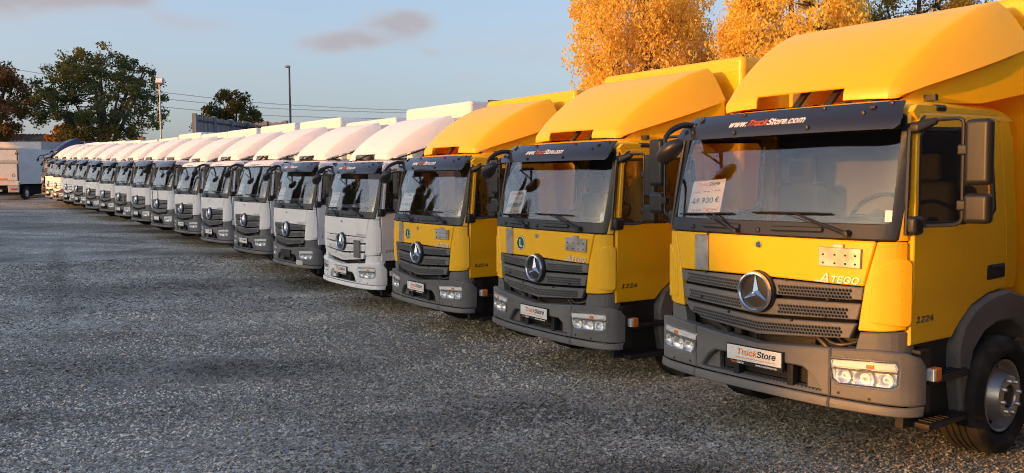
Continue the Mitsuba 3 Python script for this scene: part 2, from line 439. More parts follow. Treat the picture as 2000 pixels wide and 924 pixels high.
def Pg(u, z):      # the windscreen: a smooth, slightly barrelled sheet behind the frame
    t = (z - 1.74) / .78
    ev = lambda e, c: sum(k * u ** p for k, p in zip(GF[e, c], (0, 2, 4, 6) if c else (1, 3, 5, 7)))
    return np.stack([ev(0, 0) * (1 - t) + ev(1, 0) * t, ev(0, 1) * (1 - t) + ev(1, 1) * t - .014 * np.sin(np.clip(t, 0, 1) * np.pi), z], -1)
def sheet(poly, F, off, du, dz):
    x0, y0, x1, y1 = poly.bounds; ms = []
    nx, ny = max(1, math.ceil((x1 - x0) / du)), max(1, math.ceil((y1 - y0) / dz))
    for i in range(nx):
        for j in range(ny):
            g = poly.intersection(sbox(x0 + (x1 - x0) * i / nx, y0 + (y1 - y0) * j / ny, x0 + (x1 - x0) * (i + 1) / nx, y0 + (y1 - y0) * (j + 1) / ny))
            for v, f in triangulate(g):
                ms.append(TM(lift(F, v[:, 0], v[:, 1], off), f))
    m = cat(ms); m.merge_vertices(); return m
def grid_sheet(F, us, zs, off):
    U, Z = np.meshgrid(us, zs); n = len(us)
    i, j = np.meshgrid(np.arange(len(zs) - 1), np.arange(n - 1), indexing='ij')
    q = np.stack([i * n + j, i * n + j + 1, (i + 1) * n + j + 1, (i + 1) * n + j], -1).reshape(-1, 4)
    return TM(lift(F, U.ravel(), Z.ravel(), off), q)
K.add('windshield', grid_sheet(Pg, np.linspace(-1.07, 1.07, 61), np.linspace(1.74, 2.52, 25), -.012), 'window_glass', smooth=True)
K.add('windshield__sticker', panel([(.985, 1.79), (1.035, 1.79), (1.035, 1.87), (.985, 1.87)], Pg, -.001, .003, .0005, du=.1), 'sign_white', lod=1)
def wiper(px, pz, ax, az, b0, b1):
    pv = lift(P, np.array(px), np.array(pz), .03); el = lift(Pg, np.array(ax), np.array(az), .03)
    mid = lift(Pg, np.array(px * .55 + ax * .45), np.array(pz * .55 + az * .45), .045)
    arm = tube([pv, mid, el], [.016, .012, .008], 6)
    l2 = tube([pv + [-.05, 0, .01], lift(Pg, np.array(ax - .10), np.array(az - .004), .03)], .005, 5)
    us = np.linspace(b0[0], b1[0], 9); zs = np.linspace(b0[1], b1[1], 9)
    bl = tube(lift(Pg, us, zs, .008), .007, 5); fr = tube(lift(Pg, us[1:-1], zs[1:-1], .022), .006, 5)
    return cat([arm, l2, bl, fr, lathe([(0, .02), (.022, .018), (.03, -.03)], 12, 'y', pv)])
K.add('wiper', wiper(.74, 1.692, .30, 1.832, (-.10, 1.835), (.60, 1.838)), 'plastic_black', lod=0)
K.add('wiper_001', wiper(-.22, 1.675, -.50, 1.812, (-.93, 1.80), (-.30, 1.822)), 'plastic_black', lod=0)
# --- pillars, doors, cab shell
pil = [(1.085, 1.66), (U_DOOR - .008, 1.66), (U_DOOR - .008, 2.55), (1.10, 2.55), (1.118, 2.42), (1.118, 1.9)]
K.both('pillar', panel(pil, P, 0, .05, .004, du=.04, dz=.12), 'body')
strip = [P(np.array(1.128), np.array(z)) + [.012, -.008, 0] for z in np.linspace(1.70, 2.42, 9)] + [S(np.array(.36 + .05 * k), np.array(2.46 + .035 * k)) + [.012 - .012 * k, 0, 0] for k in range(3)]
K.both('pillar__rain_strip', tube(strip, [.014] * 3 + [.02] * 8 + [.012], 8), 'plastic_black', lod=0)
door_o = Polygon([(.226, .935), (.226, 1.66), (.335, 2.475), (.40, 2.535), (1.44, 2.545), (1.515, 2.48), (1.53, 1.235), (1.30, 1.215), (1.05, 1.145), (.865, 1.02), (.775, .935)])
door_h = Polygon([(.300, 1.775), (.375, 2.37), (.42, 2.43), (1.31, 2.45), (1.365, 2.40), (1.37, 1.85), (1.30, 1.80), (.9, 1.765)]).buffer(-.02).buffer(.02)
K.both('door', panel(door_o.difference(door_h), S, .004, .045, .007, du=.14, dz=.045, round_=.0), 'body', smooth=28)
K.both('door__window', sheet(door_h.buffer(.012), S, -.018, .3, .15), 'side_glass', smooth=True)
seal = door_h.buffer(.016).difference(door_h.buffer(-.012))
K.both('door__window_seal', panel(seal, S, .006, .03, .002, du=.3, dz=.3), 'plastic_black', lod=0)
hnd = Polygon([(1.24, 1.315), (1.55 - .04, 1.325), (1.51, 1.435), (1.24, 1.43)])
K.both('door__handle', cat([panel(hnd, S, .010, .02, .004, du=.2, round_=.02), panel(Polygon([(1.29, 1.40), (1.48, 1.405), (1.48, 1.425), (1.29, 1.42)]), S, .022, .014, .004, du=.2)]), 'plastic_black', lod=0)
rear = [(1.538, 1.22), (1.72, 1.22), (1.72, 2.40), (1.64, 2.55), (1.50, 2.56), (1.523, 2.48)]
K.both('rear_pillar', panel(rear, S, .0, .05, .012, du=.1, dz=.15), 'body')
lintel = [(.352, 2.49), (.405, 2.548), (1.44, 2.556), (1.50, 2.56), (1.46, 2.60), (.36, 2.60), (.30, 2.55)]
K.both('roof_rail', panel(lintel, S, .0, .05, .004, du=.2, dz=.1), 'body')
def roof():
    xs = np.sin(np.linspace(-1, 1, 31) * np.pi / 2) * 1.062; ys = np.r_[np.linspace(.22, .72, 12), np.linspace(.85, 1.5, 5), np.linspace(1.56, 1.72, 5)]
    X, Y = np.meshgrid(xs, ys)
    fx = np.maximum(1 - np.abs(X / 1.062) ** 7, 0) ** .5
    fy = np.sqrt(np.clip(1 - np.clip((.72 - Y) / .50, 0, 1) ** 2.6, 0, 1)) * np.sqrt(np.clip(1 - np.clip((Y - 1.52) / .2, 0, 1) ** 2.5, 0, 1))
    Yf = Y + .03 + .09 * np.abs(X / 1.06) ** 3 * np.clip((.8 - Y) / .6, 0, 1)
    Z = 2.52 + .155 * fx * fy
    V = np.stack([X, Yf, Z], -1).reshape(-1, 3); n = len(xs)
    i, j = np.meshgrid(np.arange(len(ys) - 1), np.arange(n - 1), indexing='ij')
    q = np.stack([i * n + j, i * n + j + 1, (i + 1) * n + j + 1, (i + 1) * n + j], -1).reshape(-1, 4)
    return TM(V, q)
K.add('roof', roof(), 'body', smooth=True)
K.both('roof__marker_lamp', rbox(1.00, 1.072, .60, .73, 2.56, 2.61, .02), 'plastic_black', lod=1)
K.add('cab_rear_wall', cat([bx(-1.05, 1.05, 1.62, 1.70, 1.0, 2.56)]), 'body', smooth=False)
# inside
K.add('cab_floor', bx(-1.06, 1.06, .25, 1.62, 1.0, 1.04), 'dash_dark', smooth=False)
K.add('roof_lining', bx(-1.02, 1.02, .36, 1.58, 2.50, 2.515), 'interior_beige', smooth=False)
K.add('cab_lining', cat([bx(-1.03, 1.03, 1.585, 1.61, 1.05, 2.52)]), 'interior_beige', smooth=False, lod=0)
K.add('dashboard__binnacle', rbox(.25, 1.0, .30, .60, 1.62, 1.80, .05), 'dash_dark', lod=0)
K.add('bulkhead', bx(-1.04, 1.04, .24, .30, 1.05, 1.60), 'dash_dark', smooth=False)
K.add('dashboard', cat([rbox(-1.02, 1.02, .16, .52, 1.55, 1.745, .05)]), 'dash_dark', lod=0)
for x, k in ((.58, 'seat'), (-.58, 'seat_001')):
    K.add(k, rbox(x - .26, x + .26, .85, 1.35, 1.36, 1.50, .05), 'seat_grey', lod=0)
    K.add(k + '__backrest', rbox(x - .25, x + .25, 1.26, 1.42, 1.46, 2.06, .06), 'seat_grey', lod=0)
    K.add(k + '__headrest', rbox(x - .14, x + .14, 1.28, 1.38, 2.06, 2.30, .05), 'seat_grey', lod=1)
    K.add(k + '__base', bx(x - .2, x + .2, .95, 1.3, 1.04, 1.36), 'dash_dark', smooth=False, lod=1)
sw = trimesh.creation.torus(.215, .016, 28, 8)
sw = cat([sw, trimesh.creation.cylinder(.06, .04), bx(-.2, .2, -.015, .015, -.012, .012), bx(-.015, .015, -.2, 0, -.012, .012)])
sw.apply_transform(trimesh.transformations.rotation_matrix(math.radians(52), [1, 0, 0])); sw.apply_translation([.60, .62, 1.80])
K.add('steering_wheel', sw, 'plastic_black', lod=1)
# --- visor
def V(a, t):      # a across, t 0 (lower edge) .. 1
    s = np.abs(a) / 1.03
    y = (.075 + .06 * s ** 2 + .02 * np.clip((s - .75) / .25, 0, 1) ** 2) + (.185 + .01 * s) * np.maximum(t, 0) ** 1.15 - .03 * np.sin(np.clip(t, 0, 1) * np.pi)
    return np.stack([a * (1.0 - .055 * t), y, 2.43 + .205 * t], -1)
vis = Polygon([(-.985, 0), (1.01, 0), (1.05, .14), (1.062, .4), (1.03, 1.0), (-1.03, 1.0), (-1.04, .5), (-1.02, .18)]).buffer(0)
K.add('sun_visor', panel(vis, V, 0, .012, .004, du=.07, dz=.16, back=True), 'smoked_acrylic', tag='visor', smooth=40)
K.add('sun_visor__bolt', cat([lathe([(0, .016), (.016, .014), (.019, 0)], 10, 'y', V(np.array(a), np.array(t)) + [0, -.002, 0]) for a, t in ((-.92, .35), (-.82, .30), (-.85, .88), (-.36, .9), (-.33, .18), (.36, .2), (.42, .9), (.78, .6), (.95, .92))]), 'plastic_black', lod=1, tag='visor')
K.multi('sun_visor__bracket', [bx(x - .02, x + .02, .22, .45, 2.585, 2.60) for x in (-.8, -.35, .35, .8)], 'plastic_black', lod=1, tag='visor')
tr = text_row([('www.', 'w'), ('Truck', 'o'), ('Store.com', 'w')], .047, lambda a, b: V(a, b / .205), -.05, .105, .004, .25, .002, 1.12, gap=.08)
K.add('sun_visor__lettering', tr['w'], 'print_white', smooth=False, lod=1, tag='visor')
K.add('sun_visor__lettering_001', tr['o'], 'print_red', smooth=False, lod=1, tag='visor')
# --- bumper
ub = 1.335
bz = lambda u: .822 + .075 * min(abs(u), .9) / .9
intake = Polygon([(-.585, .545), (.585, .545), (.49, .665), (.42, .708), (-.42, .708), (-.49, .665)]).buffer(-.015).buffer(.015)
cen = Polygon([(-.640, .527), (.640, .527), (.640, bz(.64)), (.35, bz(.35)), (0, bz(0)), (-.35, bz(.35)), (-.640, bz(.64))])
K.add('bumper', panel(cen.difference(intake), B, 0, .13, .012, du=.09, dz=.3), 'bumper')
hl = Polygon([(.634, .806), (.80, .818), (1.108, .832), (1.125, .80), (1.118, .67), (1.07, .640), (.70, .628), (.662, .66)]).buffer(-.015).buffer(.015)
cor = Polygon([(.646, .527), (ub, .527), (ub, .80), (1.28, .862), (1.18, .892), (.95, .902), (.80, bz(.8)), (.646, bz(.646))])
K.both('bumper_corner', panel(cor.difference(hl), B, 0, .10, .012, du=.05, dz=.2), 'bumper')
tower = [(.80, .87), (1.26, .84), (1.24, 1.035), (1.0, 1.022), (.835, 1.01)]
K.both('bumper_corner__upper_trim', panel(tower, P, -.012, .10, .01, du=.05, round_=.01), 'bumper', lod=0)
lipm = lambda u, z: B(u, z) + np.stack([0 * u, -.016 * np.sin(np.clip((.53 - z) / .085, 0, 1) * 2.4), 0 * u], -1)
K.add('bumper_lip', panel([(-.640, .447), (.640, .447), (.640, .522), (-.640, .522)], lipm, .006, .10, .010, du=.09, dz=.03), 'bumper')
K.both('bumper_lip_corner', panel([(.646, .447), (ub - .02, .455), (ub - .02, .522), (.646, .522)], lipm, .006, .10, .010, du=.05, dz=.03), 'bumper')
K.both('bumper_corner__bolt', cat([lathe([(0, .004), (.010, .003), (.010, -.01)], 8, 'y', B(np.array(u), np.array(z)) + [0, -.001, 0]) for u, z in ((.71, .565), (.93, .555))]), 'plastic_black', lod=2)
# intake recess
fl = lambda u, z: P(u, z)
rec = bx(-.60, .60, .10, .13, .52, .72)
K.add('bumper__intake_recess', rec, 'gap_black', smooth=False)
K.multi('bumper__intake_side', [panel(Polygon([(s * .58, .55), (s * .42, .55), (s * .42, .70), (s * .48, .66)]).buffer(0), FLAT(.04), 0, .05, .004, du=.2) for s in (-1, 1)], 'bumper', lod=1)
K.multi('bumper__intake_strut', [rbox(x - .028, x + .028, -.01, .06, .535, .70, .008) for x in (-.21, .30)], 'plastic_black', lod=1)
K.add('bumper__step_tread', rbox(-.575, .575, -.005, .10, .530, .548, .004), 'plastic_grey', smooth=25, lod=1)
K.add('bumper__tread_rib', cat([bx(x, x + .014, .0, .095, .548, .556) for x in np.arange(-.55, .55, .032)]), 'plastic_grey', smooth=25, lod=1)
K.add('bumper__cooling_fin', cat([bx(-.40, .40, .076, .085, z, z + .010) for z in np.arange(.575, .69, .026)]), 'radiator', smooth=False, lod=1)
K.add('bumper__cooler', bx(-.40, .40, .0852, .098, .565, .69), 'radiator', smooth=False, lod=1)
# --- headlights
hlm = lambda u, z: B(u, z)
K.both('headlight', panel(hl.buffer(.004), hlm, -.040, .03, .003, du=.06), 'lamp_silver', lod=0)
wall = hl.buffer(.003).difference(hl.buffer(-.012))
K.both('headlight__bezel', panel(wall, hlm, -.004, .05, .004, du=.05), 'chrome', lod=0)
top_l = Polygon([(.65, .745), (1.105, .765), (1.10, .815), (.80, .803), (.655, .793)])
K.both('headlight__indicator', panel(top_l, hlm, -.016, .03, .006, du=.04), 'lamp_clear', lod=0)
K.both('headlight__indicator_bulb', panel(Polygon([(.90, .764), (.955, .766), (.955, .795), (.90, .792)]), hlm, -.010, .02, .004, du=.05), 'lamp_amber', lod=2)
K.both('headlight__divider', panel(Polygon([(.645, .728), (1.11, .748), (1.11, .757), (.645, .737)]), hlm, -.004, .04, .002, du=.05), 'plastic_grey', lod=1)
def dish(u, z, r, dpt=.045):
    c = B(np.array(u), np.array(z)); n = lift(B, np.array(u), np.array(z), 1.0) - c
    pr = [(r, -.012), (r * .97, -.02), (r * .8, -.034), (r * .5, -.046), (r * .2, -.051), (.014, -.049), (.012, -.03), (.0, -.022)]
    m = lathe([(a, b + .006) for a, b in pr], 24, 'y')
    a = math.atan2(n[0], -n[1]); m.apply_transform(trimesh.transformations.rotation_matrix(a, [0, 0, 1])); m.apply_translation(c)
    return m
K.both('headlight__reflector', dish(.740, .690, .055), 'lamp_bowl', lod=0)
K.both('headlight__reflector_002', dish(.885, .688, .074), 'lamp_bowl', lod=0, key2='headlight_001__reflector_002')
K.both('headlight__reflector_003', dish(1.035, .698, .052), 'lamp_bowl', lod=1, key2='headlight_001__reflector_003')
K.both('headlight__lens', sheet(hl.buffer(-.004), hlm, .0, .06, .3), 'lamp_glass', smooth=True, lod=1)
# --- plate
plm = FLAT(-.058)
pl = sbox(-.26, .672, .26, .785)
K.add('license_plate', panel(pl, plm, .004, .006, .002, du=1), 'sign_white', lod=0, tag='plate')
K.add('license_plate__holder', cat([bx(-.268, .268, -.056, -.03, .640, .792)]), 'plastic_black', smooth=False, lod=0)
tr = text_row([('Truck', 'o'), ('Store', 'k')], .046, plm, .03, .743, .005, .2, .001, 1.12, gap=.05)
K.add('license_plate__lettering', tr['o'], 'print_orange', smooth=False, lod=1, tag='plate')
K.add('license_plate__lettering_001', tr['k'], 'print_black', smooth=False, lod=1, tag='plate')
tr = text_row([('TRUCKS & TRAILERS', 'o')], .014, plm, .03, .698, .005, 0, .001, 1.1)
K.add('license_plate__small_print', cat([bx(-.17, .2, -.0636, -.0630, .694, .699)]), 'print_orange', smooth=False, lod=2, tag='plate')
tr = text_row([('Truck', 'o'), ('Store', 'k')], .018, FLAT(-.0565), -.16, .656, .001, .1, .001, 1.0, gap=.05)
tr2 = text_row([('www.truckstore.com', 'k')], .015, FLAT(-.0565), .12, .656, .001, .1, .001, 1.0, gap=.05)
K.add('license_plate__holder_lettering', tr['o'], 'print_orange', smooth=False, lod=2)
K.add('license_plate__holder_lettering_001', cat([tr['k'], tr2['k']]), 'print_white', smooth=False, lod=2)
# --- steps, side marker, fender
K.both('step_well', bx(1.0, 1.06, .24, .95, .34, .935), 'step', smooth=False)
K.both('step_well__side_panel', [bx(.9, 1.15, .86, .92, .34, .93), bx(.9, 1.16, .27, .40, .46, .90)], 'step', smooth=False)
for z, k in ((.70, ''), (.375, '_002')):
    K.both('step_well__step' + k, rbox(1.0, 1.185, .36, .90, z - .05, z, .012), 'step', smooth=30, lod=0, key2='step_well_001__step' + k)
    K.both('step_well__tread_rib' + k, cat([rbox(1.08, 1.18, y, y + .03, z, z + .010, .004, 0) for y in np.arange(.40, .86, .055)]), 'step', smooth=30, lod=2, key2='step_well_001__tread_rib' + k)
K.both('side_marker_lamp', rbox(1.16, 1.225, .365, .44, .68, .775, .010), 'lamp_amber', lod=0)
K.both('side_marker_lamp__lens', rbox(1.163, 1.222, .335, .37, .685, .77, .008), 'lamp_clear', lod=1)
fen = Polygon([(.95, .34), (.86, .34), (.80, .60), (.80, .86), (.868, 1.012), (1.05, 1.135), (1.30, 1.205), (1.55, 1.222), (1.80, 1.16), (1.95, 1.02), (1.99, .80), (1.87, .80), (1.80, .90), (1.62, .985), (1.36, .985), (1.17, .93), (1.02, .81), (.95, .62)])
FS = lambda y, z: np.stack([1.135 + 0 * y, y, z], -1)
K.both('fender', panel(fen, FS, .02, .34, .02, du=.12, dz=.3), 'fender', smooth=40)
# --- wheels
def wheel(x, yc, zc, r=.45, w=.27):
    pr = [(.272, -.10), (.30, .02), (.36, .045), (.40, .035), (.432, .015), (r - .006, -.006), (r, -.025)]
    for k in range(4):
        c = -.06 - k * .05
        pr += [(r, c + .012), (r - .012, c + .008), (r - .012, c - .004), (r, c - .008)]
    pr += [(r, -w + .005), (.43, -w - .02), (.36, -w - .03), (.28, -w)]
    ty = lathe([(a, b) for a, b in pr], 48, 'x', (x - .04, yc, zc))
    rim = lathe([(.272, -.10), (.276, .012), (.268, .016), (.258, .006), (.25, -.03), (.235, -.06), (.215, -.075), (.185, -.02), (.165, .030), (.160, .055), (.150, .062), (.095, .062), (.088, .05), (.085, -.02), (0, -.02)], 40, 'x', (x - .04, yc, zc))
    hub = lathe([(.085, -.02), (.082, .03), (.07, .055), (.03, .06), (0, .06)], 20, 'x', (x - .045, yc, zc))
    nuts = []
    for k in range(8):
        a = k * math.pi / 4 + .2
        nuts.append(lathe([(.02, 0), (.017, .022), (.012, .03), (0, .031)], 8, 'x', (x + .02, yc + .122 * math.cos(a), zc + .122 * math.sin(a))))
    hl_ = []
    for k in range(8):
        a = k * math.pi / 4 + .6
        s = trimesh.creation.icosphere(1, 1.0); s.apply_scale([.012, .024, .024]); s.apply_translation([x - .04 - .062, yc + .218 * math.cos(a), zc + .218 * math.sin(a)]); hl_.append(s)
    return ty, rim, hub, cat(nuts), cat(hl_)
ty, rim, hub, nuts, hol = wheel(1.245, 1.335, .44)
K.both('front_wheel', ty, 'rubber', smooth=25)
K.both('front_wheel__rim', rim, 'steel_rim', smooth=30)
K.both('front_wheel__hub', hub, 'dark_metal', lod=1)
K.both('front_wheel__wheel_nut', nuts, 'steel_rim', lod=1)
K.both('front_wheel__hand_hole', hol, 'gap_black', lod=1)
ty, rim, hub, nuts, hol = wheel(1.19, 6.0, .45)
K.both('rear_wheel', ty, 'rubber', smooth=25)
K.both('rear_wheel__rim', rim, 'steel_rim', smooth=30, lod=1)
K.multi('chassis_rail', [bx(s * .42 - .04, s * .42 + .04, .95, 9.2, .62, .88) for s in (-1, 1)], 'dark_metal', smooth=False)
K.multi('axle', [bx(-.95, .95, 1.26, 1.40, .38, .52), bx(-.95, .95, 5.93, 6.07, .38, .52)], 'dark_metal', smooth=False)
K.add('engine_block', bx(-.85, .85, .22, .94, .5, 1.0), 'dark_metal', smooth=False)
K.add('subframe', bx(-1.1, 1.1, 1.96, 9.19, .9, .99), 'dark_metal', smooth=False)
# --- side mirrors
def mir():
    bar = tube([(1.06, .33, 2.46), (1.14, .36, 2.485), (1.33, .37, 2.487), (1.372, .37, 2.46), (1.372, .37, 2.40), (1.372, .37, 1.86), (1.372, .37, 1.81), (1.33, .36, 1.775), (1.14, .29, 1.765)], .0135, 8, 48)
    return cat([bar])
K.both('side_mirror', mir(), 'plastic_black', lod=0)
K.both('side_mirror__mount', [trimesh.convex.convex_hull(np.vstack([rbox(1.02, 1.12, .27, .36, 2.40, 2.47, .02).vertices, rbox(1.16, 1.20, .34, .38, 2.455, 2.50, .015).vertices])), rbox(1.07, 1.16, .18, .30, 1.70, 1.83, .03)], 'plastic_black', lod=0)
K.both('side_mirror__clamp', [rbox(1.34, 1.45, .345, .40, 2.24, 2.31, .012), rbox(1.34, 1.45, .345, .40, 1.87, 1.94, .012)], 'plastic_black', lod=0)
def housing(x0, x1, z0, z1):
    m = rbox(x0, x1, .335, .425, z0, z1, .035, 2); return m
K.both('side_mirror__housing', housing(1.388, 1.560, 2.04, 2.475), 'plastic_black', smooth=True)
K.both('side_mirror__wide_housing', housing(1.385, 1.560, 1.785, 1.985), 'plastic_black', smooth=True)
K.both('side_mirror__glass', [bx(1.405, 1.545, .4255, .4265, 2.06, 2.455), bx(1.40, 1.545, .4255, .4265, 1.80, 1.965)], 'mirror_glass', smooth=False, lod=1)
km = trimesh.creation.icosphere(3, 1.0)
kv = km.vertices.copy(); kv[:, 1] = np.where(kv[:, 1] > 0, kv[:, 1] * .45, kv[:, 1]); km.vertices = kv * [.155, .10, .075]
km.apply_transform(trimesh.transformations.rotation_matrix(math.radians(-30), [0, 1, 0])); km.apply_translation([-.84, -.10, 2.335])
K.add('kerb_mirror', km, 'plastic_black', smooth=True)
kg = trimesh.creation.icosphere(2, 1.0); kg.apply_scale([.11, .016, .05])
kg.apply_transform(trimesh.transformations.rotation_matrix(math.radians(-30), [0, 1, 0])); kg.apply_translation([-.845, -.060, 2.33])
kg2 = trimesh.creation.icosphere(2, 1.0); kg2.apply_scale([.05, .02, .06]); kg2.apply_transform(trimesh.transformations.rotation_matrix(math.radians(-10), [0, 1, 0])); kg2.apply_translation([-.80, -.19, 2.34])
K.add('kerb_mirror__glass', kg, 'mirror_glass', smooth=True, lod=1)
K.multi('kerb_mirror__arm', [tube([(-.88, .26, 2.55), (-.90, .14, 2.565), (-.93, .03, 2.53), (-.94, -.06, 2.46), (-.91, -.09, 2.39)], [.022, .026, .026, .02, .016], 8, 24), tube([(-.98, .18, 2.42), (-.86, -.06, 2.40)], .010, 6), rbox(-.96, -.84, .20, .30, 2.50, 2.58, .02)], 'plastic_black', lod=0)
# --- roof deflector
def deflector():
    ts = np.array([0, .02, .05, .075, .12, .20, .3, .4, .5, .6, .7, .8, .9, .96, 1.0]); nv = 41
    prof = PchipInterpolator([0, .02, .15, .35, .6, .85, 1.0], np.array([[.50, 2.685], [.50, 2.72], [.60, 2.86], [.84, 3.06], [1.17, 3.27], [1.52, 3.425], [1.74, 3.475]]), axis=0)
    hw = PchipInterpolator([0, .15, .4, .7, 1.0], [.80, .815, .87, .935, .975])
    lo = PchipInterpolator([0, .05, 1.0], np.array([[.805, 2.683], [.835, 2.70], [1.19, 3.09]]), axis=0)
    def pt(t, v):
        y, z = prof(t); w = hw(t); xl, zl = lo(t)
        a = abs(v); s = np.sign(v)
        if a <= .72:          # the front face
            q = a / .72; x = w * .93 * q
            yy = y - .06 * (1 - q ** 2) * (1 - t) ** 1.0; zz = z - .012 * q ** 4 + .018 * t ** 6 * q ** 6
        else:
            q = (a - .72) / .28
            p0 = np.array([w * .93, z - .012 + .018 * t ** 6]); p1 = np.array([w * 1.03, z - .012 - .01]); p2 = np.array([xl, zl])
            b = (1 - q) ** 2 * p0 + 2 * q * (1 - q) * p1 + q ** 2 * p2
            k = min(1, q * 1.6); l = p0 * (1 - q) + p2 * q
            h = b * .75 + l * .25
            x, zz = h; yy = y + .075 * q * (1 - t)
        return [s * x, yy, zz]
    vs = np.r_[np.linspace(-1, -.72, 10), np.linspace(-.72, .72, 23)[1:-1], np.linspace(.72, 1, 10)]
    nv = len(vs)
    Vv = np.array([pt(t, v) for t in ts for v in vs]).reshape(len(ts), nv, 3)
    keep = np.ones((len(ts) - 1, nv - 1), bool)
    xc = Vv[0, :, 0]
    i0, i1 = np.argmin(np.abs(xc + .43)), np.argmin(np.abs(xc - .40))
    keep[0:3, i0:i1] = False
    # rounded upper corners of the notch
    n = nv; idx = np.arange(len(ts) * n).reshape(len(ts), n)
    quads = [(idx[i, j], idx[i, j + 1], idx[i + 1, j + 1], idx[i + 1, j]) for i in range(len(ts) - 1) for j in range(n - 1) if keep[i, j]]
    m = TM(Vv.reshape(-1, 3), quads)
    m.remove_unreferenced_vertices(); m.merge_vertices()
    m = m.subdivide()
    nr = m.vertex_normals.copy()
    if nr[:, 1].mean() > 0:
        m.invert(); nr = m.vertex_normals.copy()
    inner = trimesh.Trimesh(m.vertices - nr * .014, m.faces[:, ::-1], process=False)
    e = m.edges_sorted; uq, cnt = np.unique(e, axis=0, return_counts=True); be = set(map(tuple, uq[cnt == 1]))
    de = [tuple(x) for x in m.edges if tuple(sorted(x)) in be]
    N = len(m.vertices); f = []
    for a, b in de:
        f += [[b, a, N + a], [b, N + a, N + b]]
    return trimesh.Trimesh(np.vstack([m.vertices, inner.vertices]), np.vstack([m.faces, inner.faces + N, f]), process=False)
DEFL = deflector()
K.add('roof_deflector', DEFL, 'body', smooth=35, tag='defl')
K.multi('roof_deflector__strut', [tube([(s * .95, 1.05, 2.64), (s * .99, 1.42, 3.06)], .020, 8) for s in (-1, 1)] + [tube([(s * .95, 1.5, 2.64), (s * .95, 1.45, 3.15)], .018, 8) for s in (-1, 1)] + [tube([(s * .80, .60, 2.66), (s * 1.13, 1.66, 3.04)], .014, 6) for s in (-1, 1)], 'dark_metal', lod=0, tag='open')
K.multi('roof_deflector__crossbar', [bx(-.95, .95, .78, .82, 2.655, 2.70), bx(-.95, .95, 1.3, 1.34, 2.66, 2.70)] + [tube([(x, .56, 2.66), (x + .1, .75, 2.95)], .03, 6) for x in (-.1, .2)], 'dark_metal', lod=0, tag='defl')
so = [(.80 + .335 * (y - .6) + .05 * (z - 2.67), y, z) for y, z in ((.60, 2.662), (.80, 2.79), (1.2, 2.95), (1.71, 3.10), (1.74, 2.74), (1.3, 2.65), (.85, 2.645))]
side = trimesh.Trimesh(np.vstack([np.array(so), np.array(so) - [.03, 0, .004]]), [[0, 6, 1], [6, 5, 1], [1, 5, 2], [5, 4, 2], [2, 4, 3]] + [[7, 8, 13], [13, 8, 12], [8, 9, 12], [12, 9, 11], [9, 10, 11]] + [x for k in range(7) for x in ([k, (k + 1) % 7, 7 + k], [(k + 1) % 7, 7 + (k + 1) % 7, 7 + k])], process=False)
trimesh.repair.fix_normals(side)
K.both('deflector_side', side, 'body', smooth=20, tag='fairing')
K.both('roof_bracket', rbox(.80, .95, 1.5, 1.62, 2.60, 2.74, .02), 'dark_metal', smooth=False, lod=1, tag='open')
# --- extra bits used on some trucks
K.add('warning_plate', panel([(-.67, 1.35), (-.52, 1.35), (-.52, 1.645), (-.67, 1.645)], P, .014, .012, .002, du=.1), 'aluminium', lod=0, tag='metal')
K.add('warning_plate__latch', tube([P(np.array(-.53), np.array(1.645)) + [0, -.01, 0], P(np.array(-.51), np.array(1.675)) + [0, -.02, 0]], .008, 5), 'dark_metal', lod=1, tag='metal')
K.add('plate_bracket', panel([(.535, 1.465), (.845, 1.462), (.850, 1.600), (.535, 1.605)], P, .022, .02, .003, du=.1), 'aluminium', lod=0, tag='metal')
K.add('plate_bracket__tab', panel([(.64, 1.595), (.72, 1.595), (.72, 1.628), (.64, 1.628)], P, .018, .01, .002, du=.1), 'aluminium', lod=0, tag='metal')
K.add('plate_bracket__bracket_screw', cat([lathe([(0, .006), (.008, .005), (.008, -.005)], 6, 'y', lift(P, np.array(u), np.array(z), .022)) for u in (.57, .66, .74, .81) for z in (1.49, 1.55)]), 'dark_metal', lod=2, tag='metal')
lc = P(np.array(-.345), np.array(1.49))
K.add('round_sticker', cat([lathe([(0, .006), (.072, .006), (.085, .002)], 28, 'y', lc)]), 'sticker_green', lod=0, tag='lsign')
K.add('round_sticker__rim', lathe([(.072, .0075), (.078, .0078), (.080, .005)], 28, 'y', lc), 'print_white', lod=0, tag='lsign')
K.add('round_sticker__letter', wrap(text('L', .085, .003), P, -.345 - .026, 1.49 - .042, .008), 'print_white', smooth=False, lod=0, tag='lsign')
K.add('grille_strap', panel([(.49, .975), (.69, .975), (.69, 1.275), (.49, 1.275)], P, .03, .03, .006, du=.2), 'plastic_grey', lod=0, tag='strap')
K.add('hanging_card', panel([(.53, .455), (.80, .455), (.80, .605), (.53, .605)], B, .012, .005, .001, du=.1), 'card_beige', lod=0, tag='card')
K.add('hood_stripe', bars([[(-.70, 1.35), (-.60, 1.35), (-.60, 1.645), (-.70, 1.645)]], P, off=.004, depth=.004, bevel=.001, du=.2), 'plastic_grey', lod=0, tag='stripe')
K.add('hood_stripe_001', bars([[(.0, 1.35), (.09, 1.35), (.09, 1.645), (.0, 1.645)]], P, off=.004, depth=.004, bevel=.001, du=.2), 'plastic_grey', lod=0, tag='stripe')
principled('letter_silver', (.72, .72, .72), rough=.4, metallic=.35)
principled('dark_chrome', (0.25, 0.25, 0.26), rough=0.25, metallic=1.0)
principled('card_beige', (0.62, 0.58, 0.50), rough=0.7)
principled('lamp_silver', (0.86, 0.86, 0.86), rough=0.45, metallic=.15)


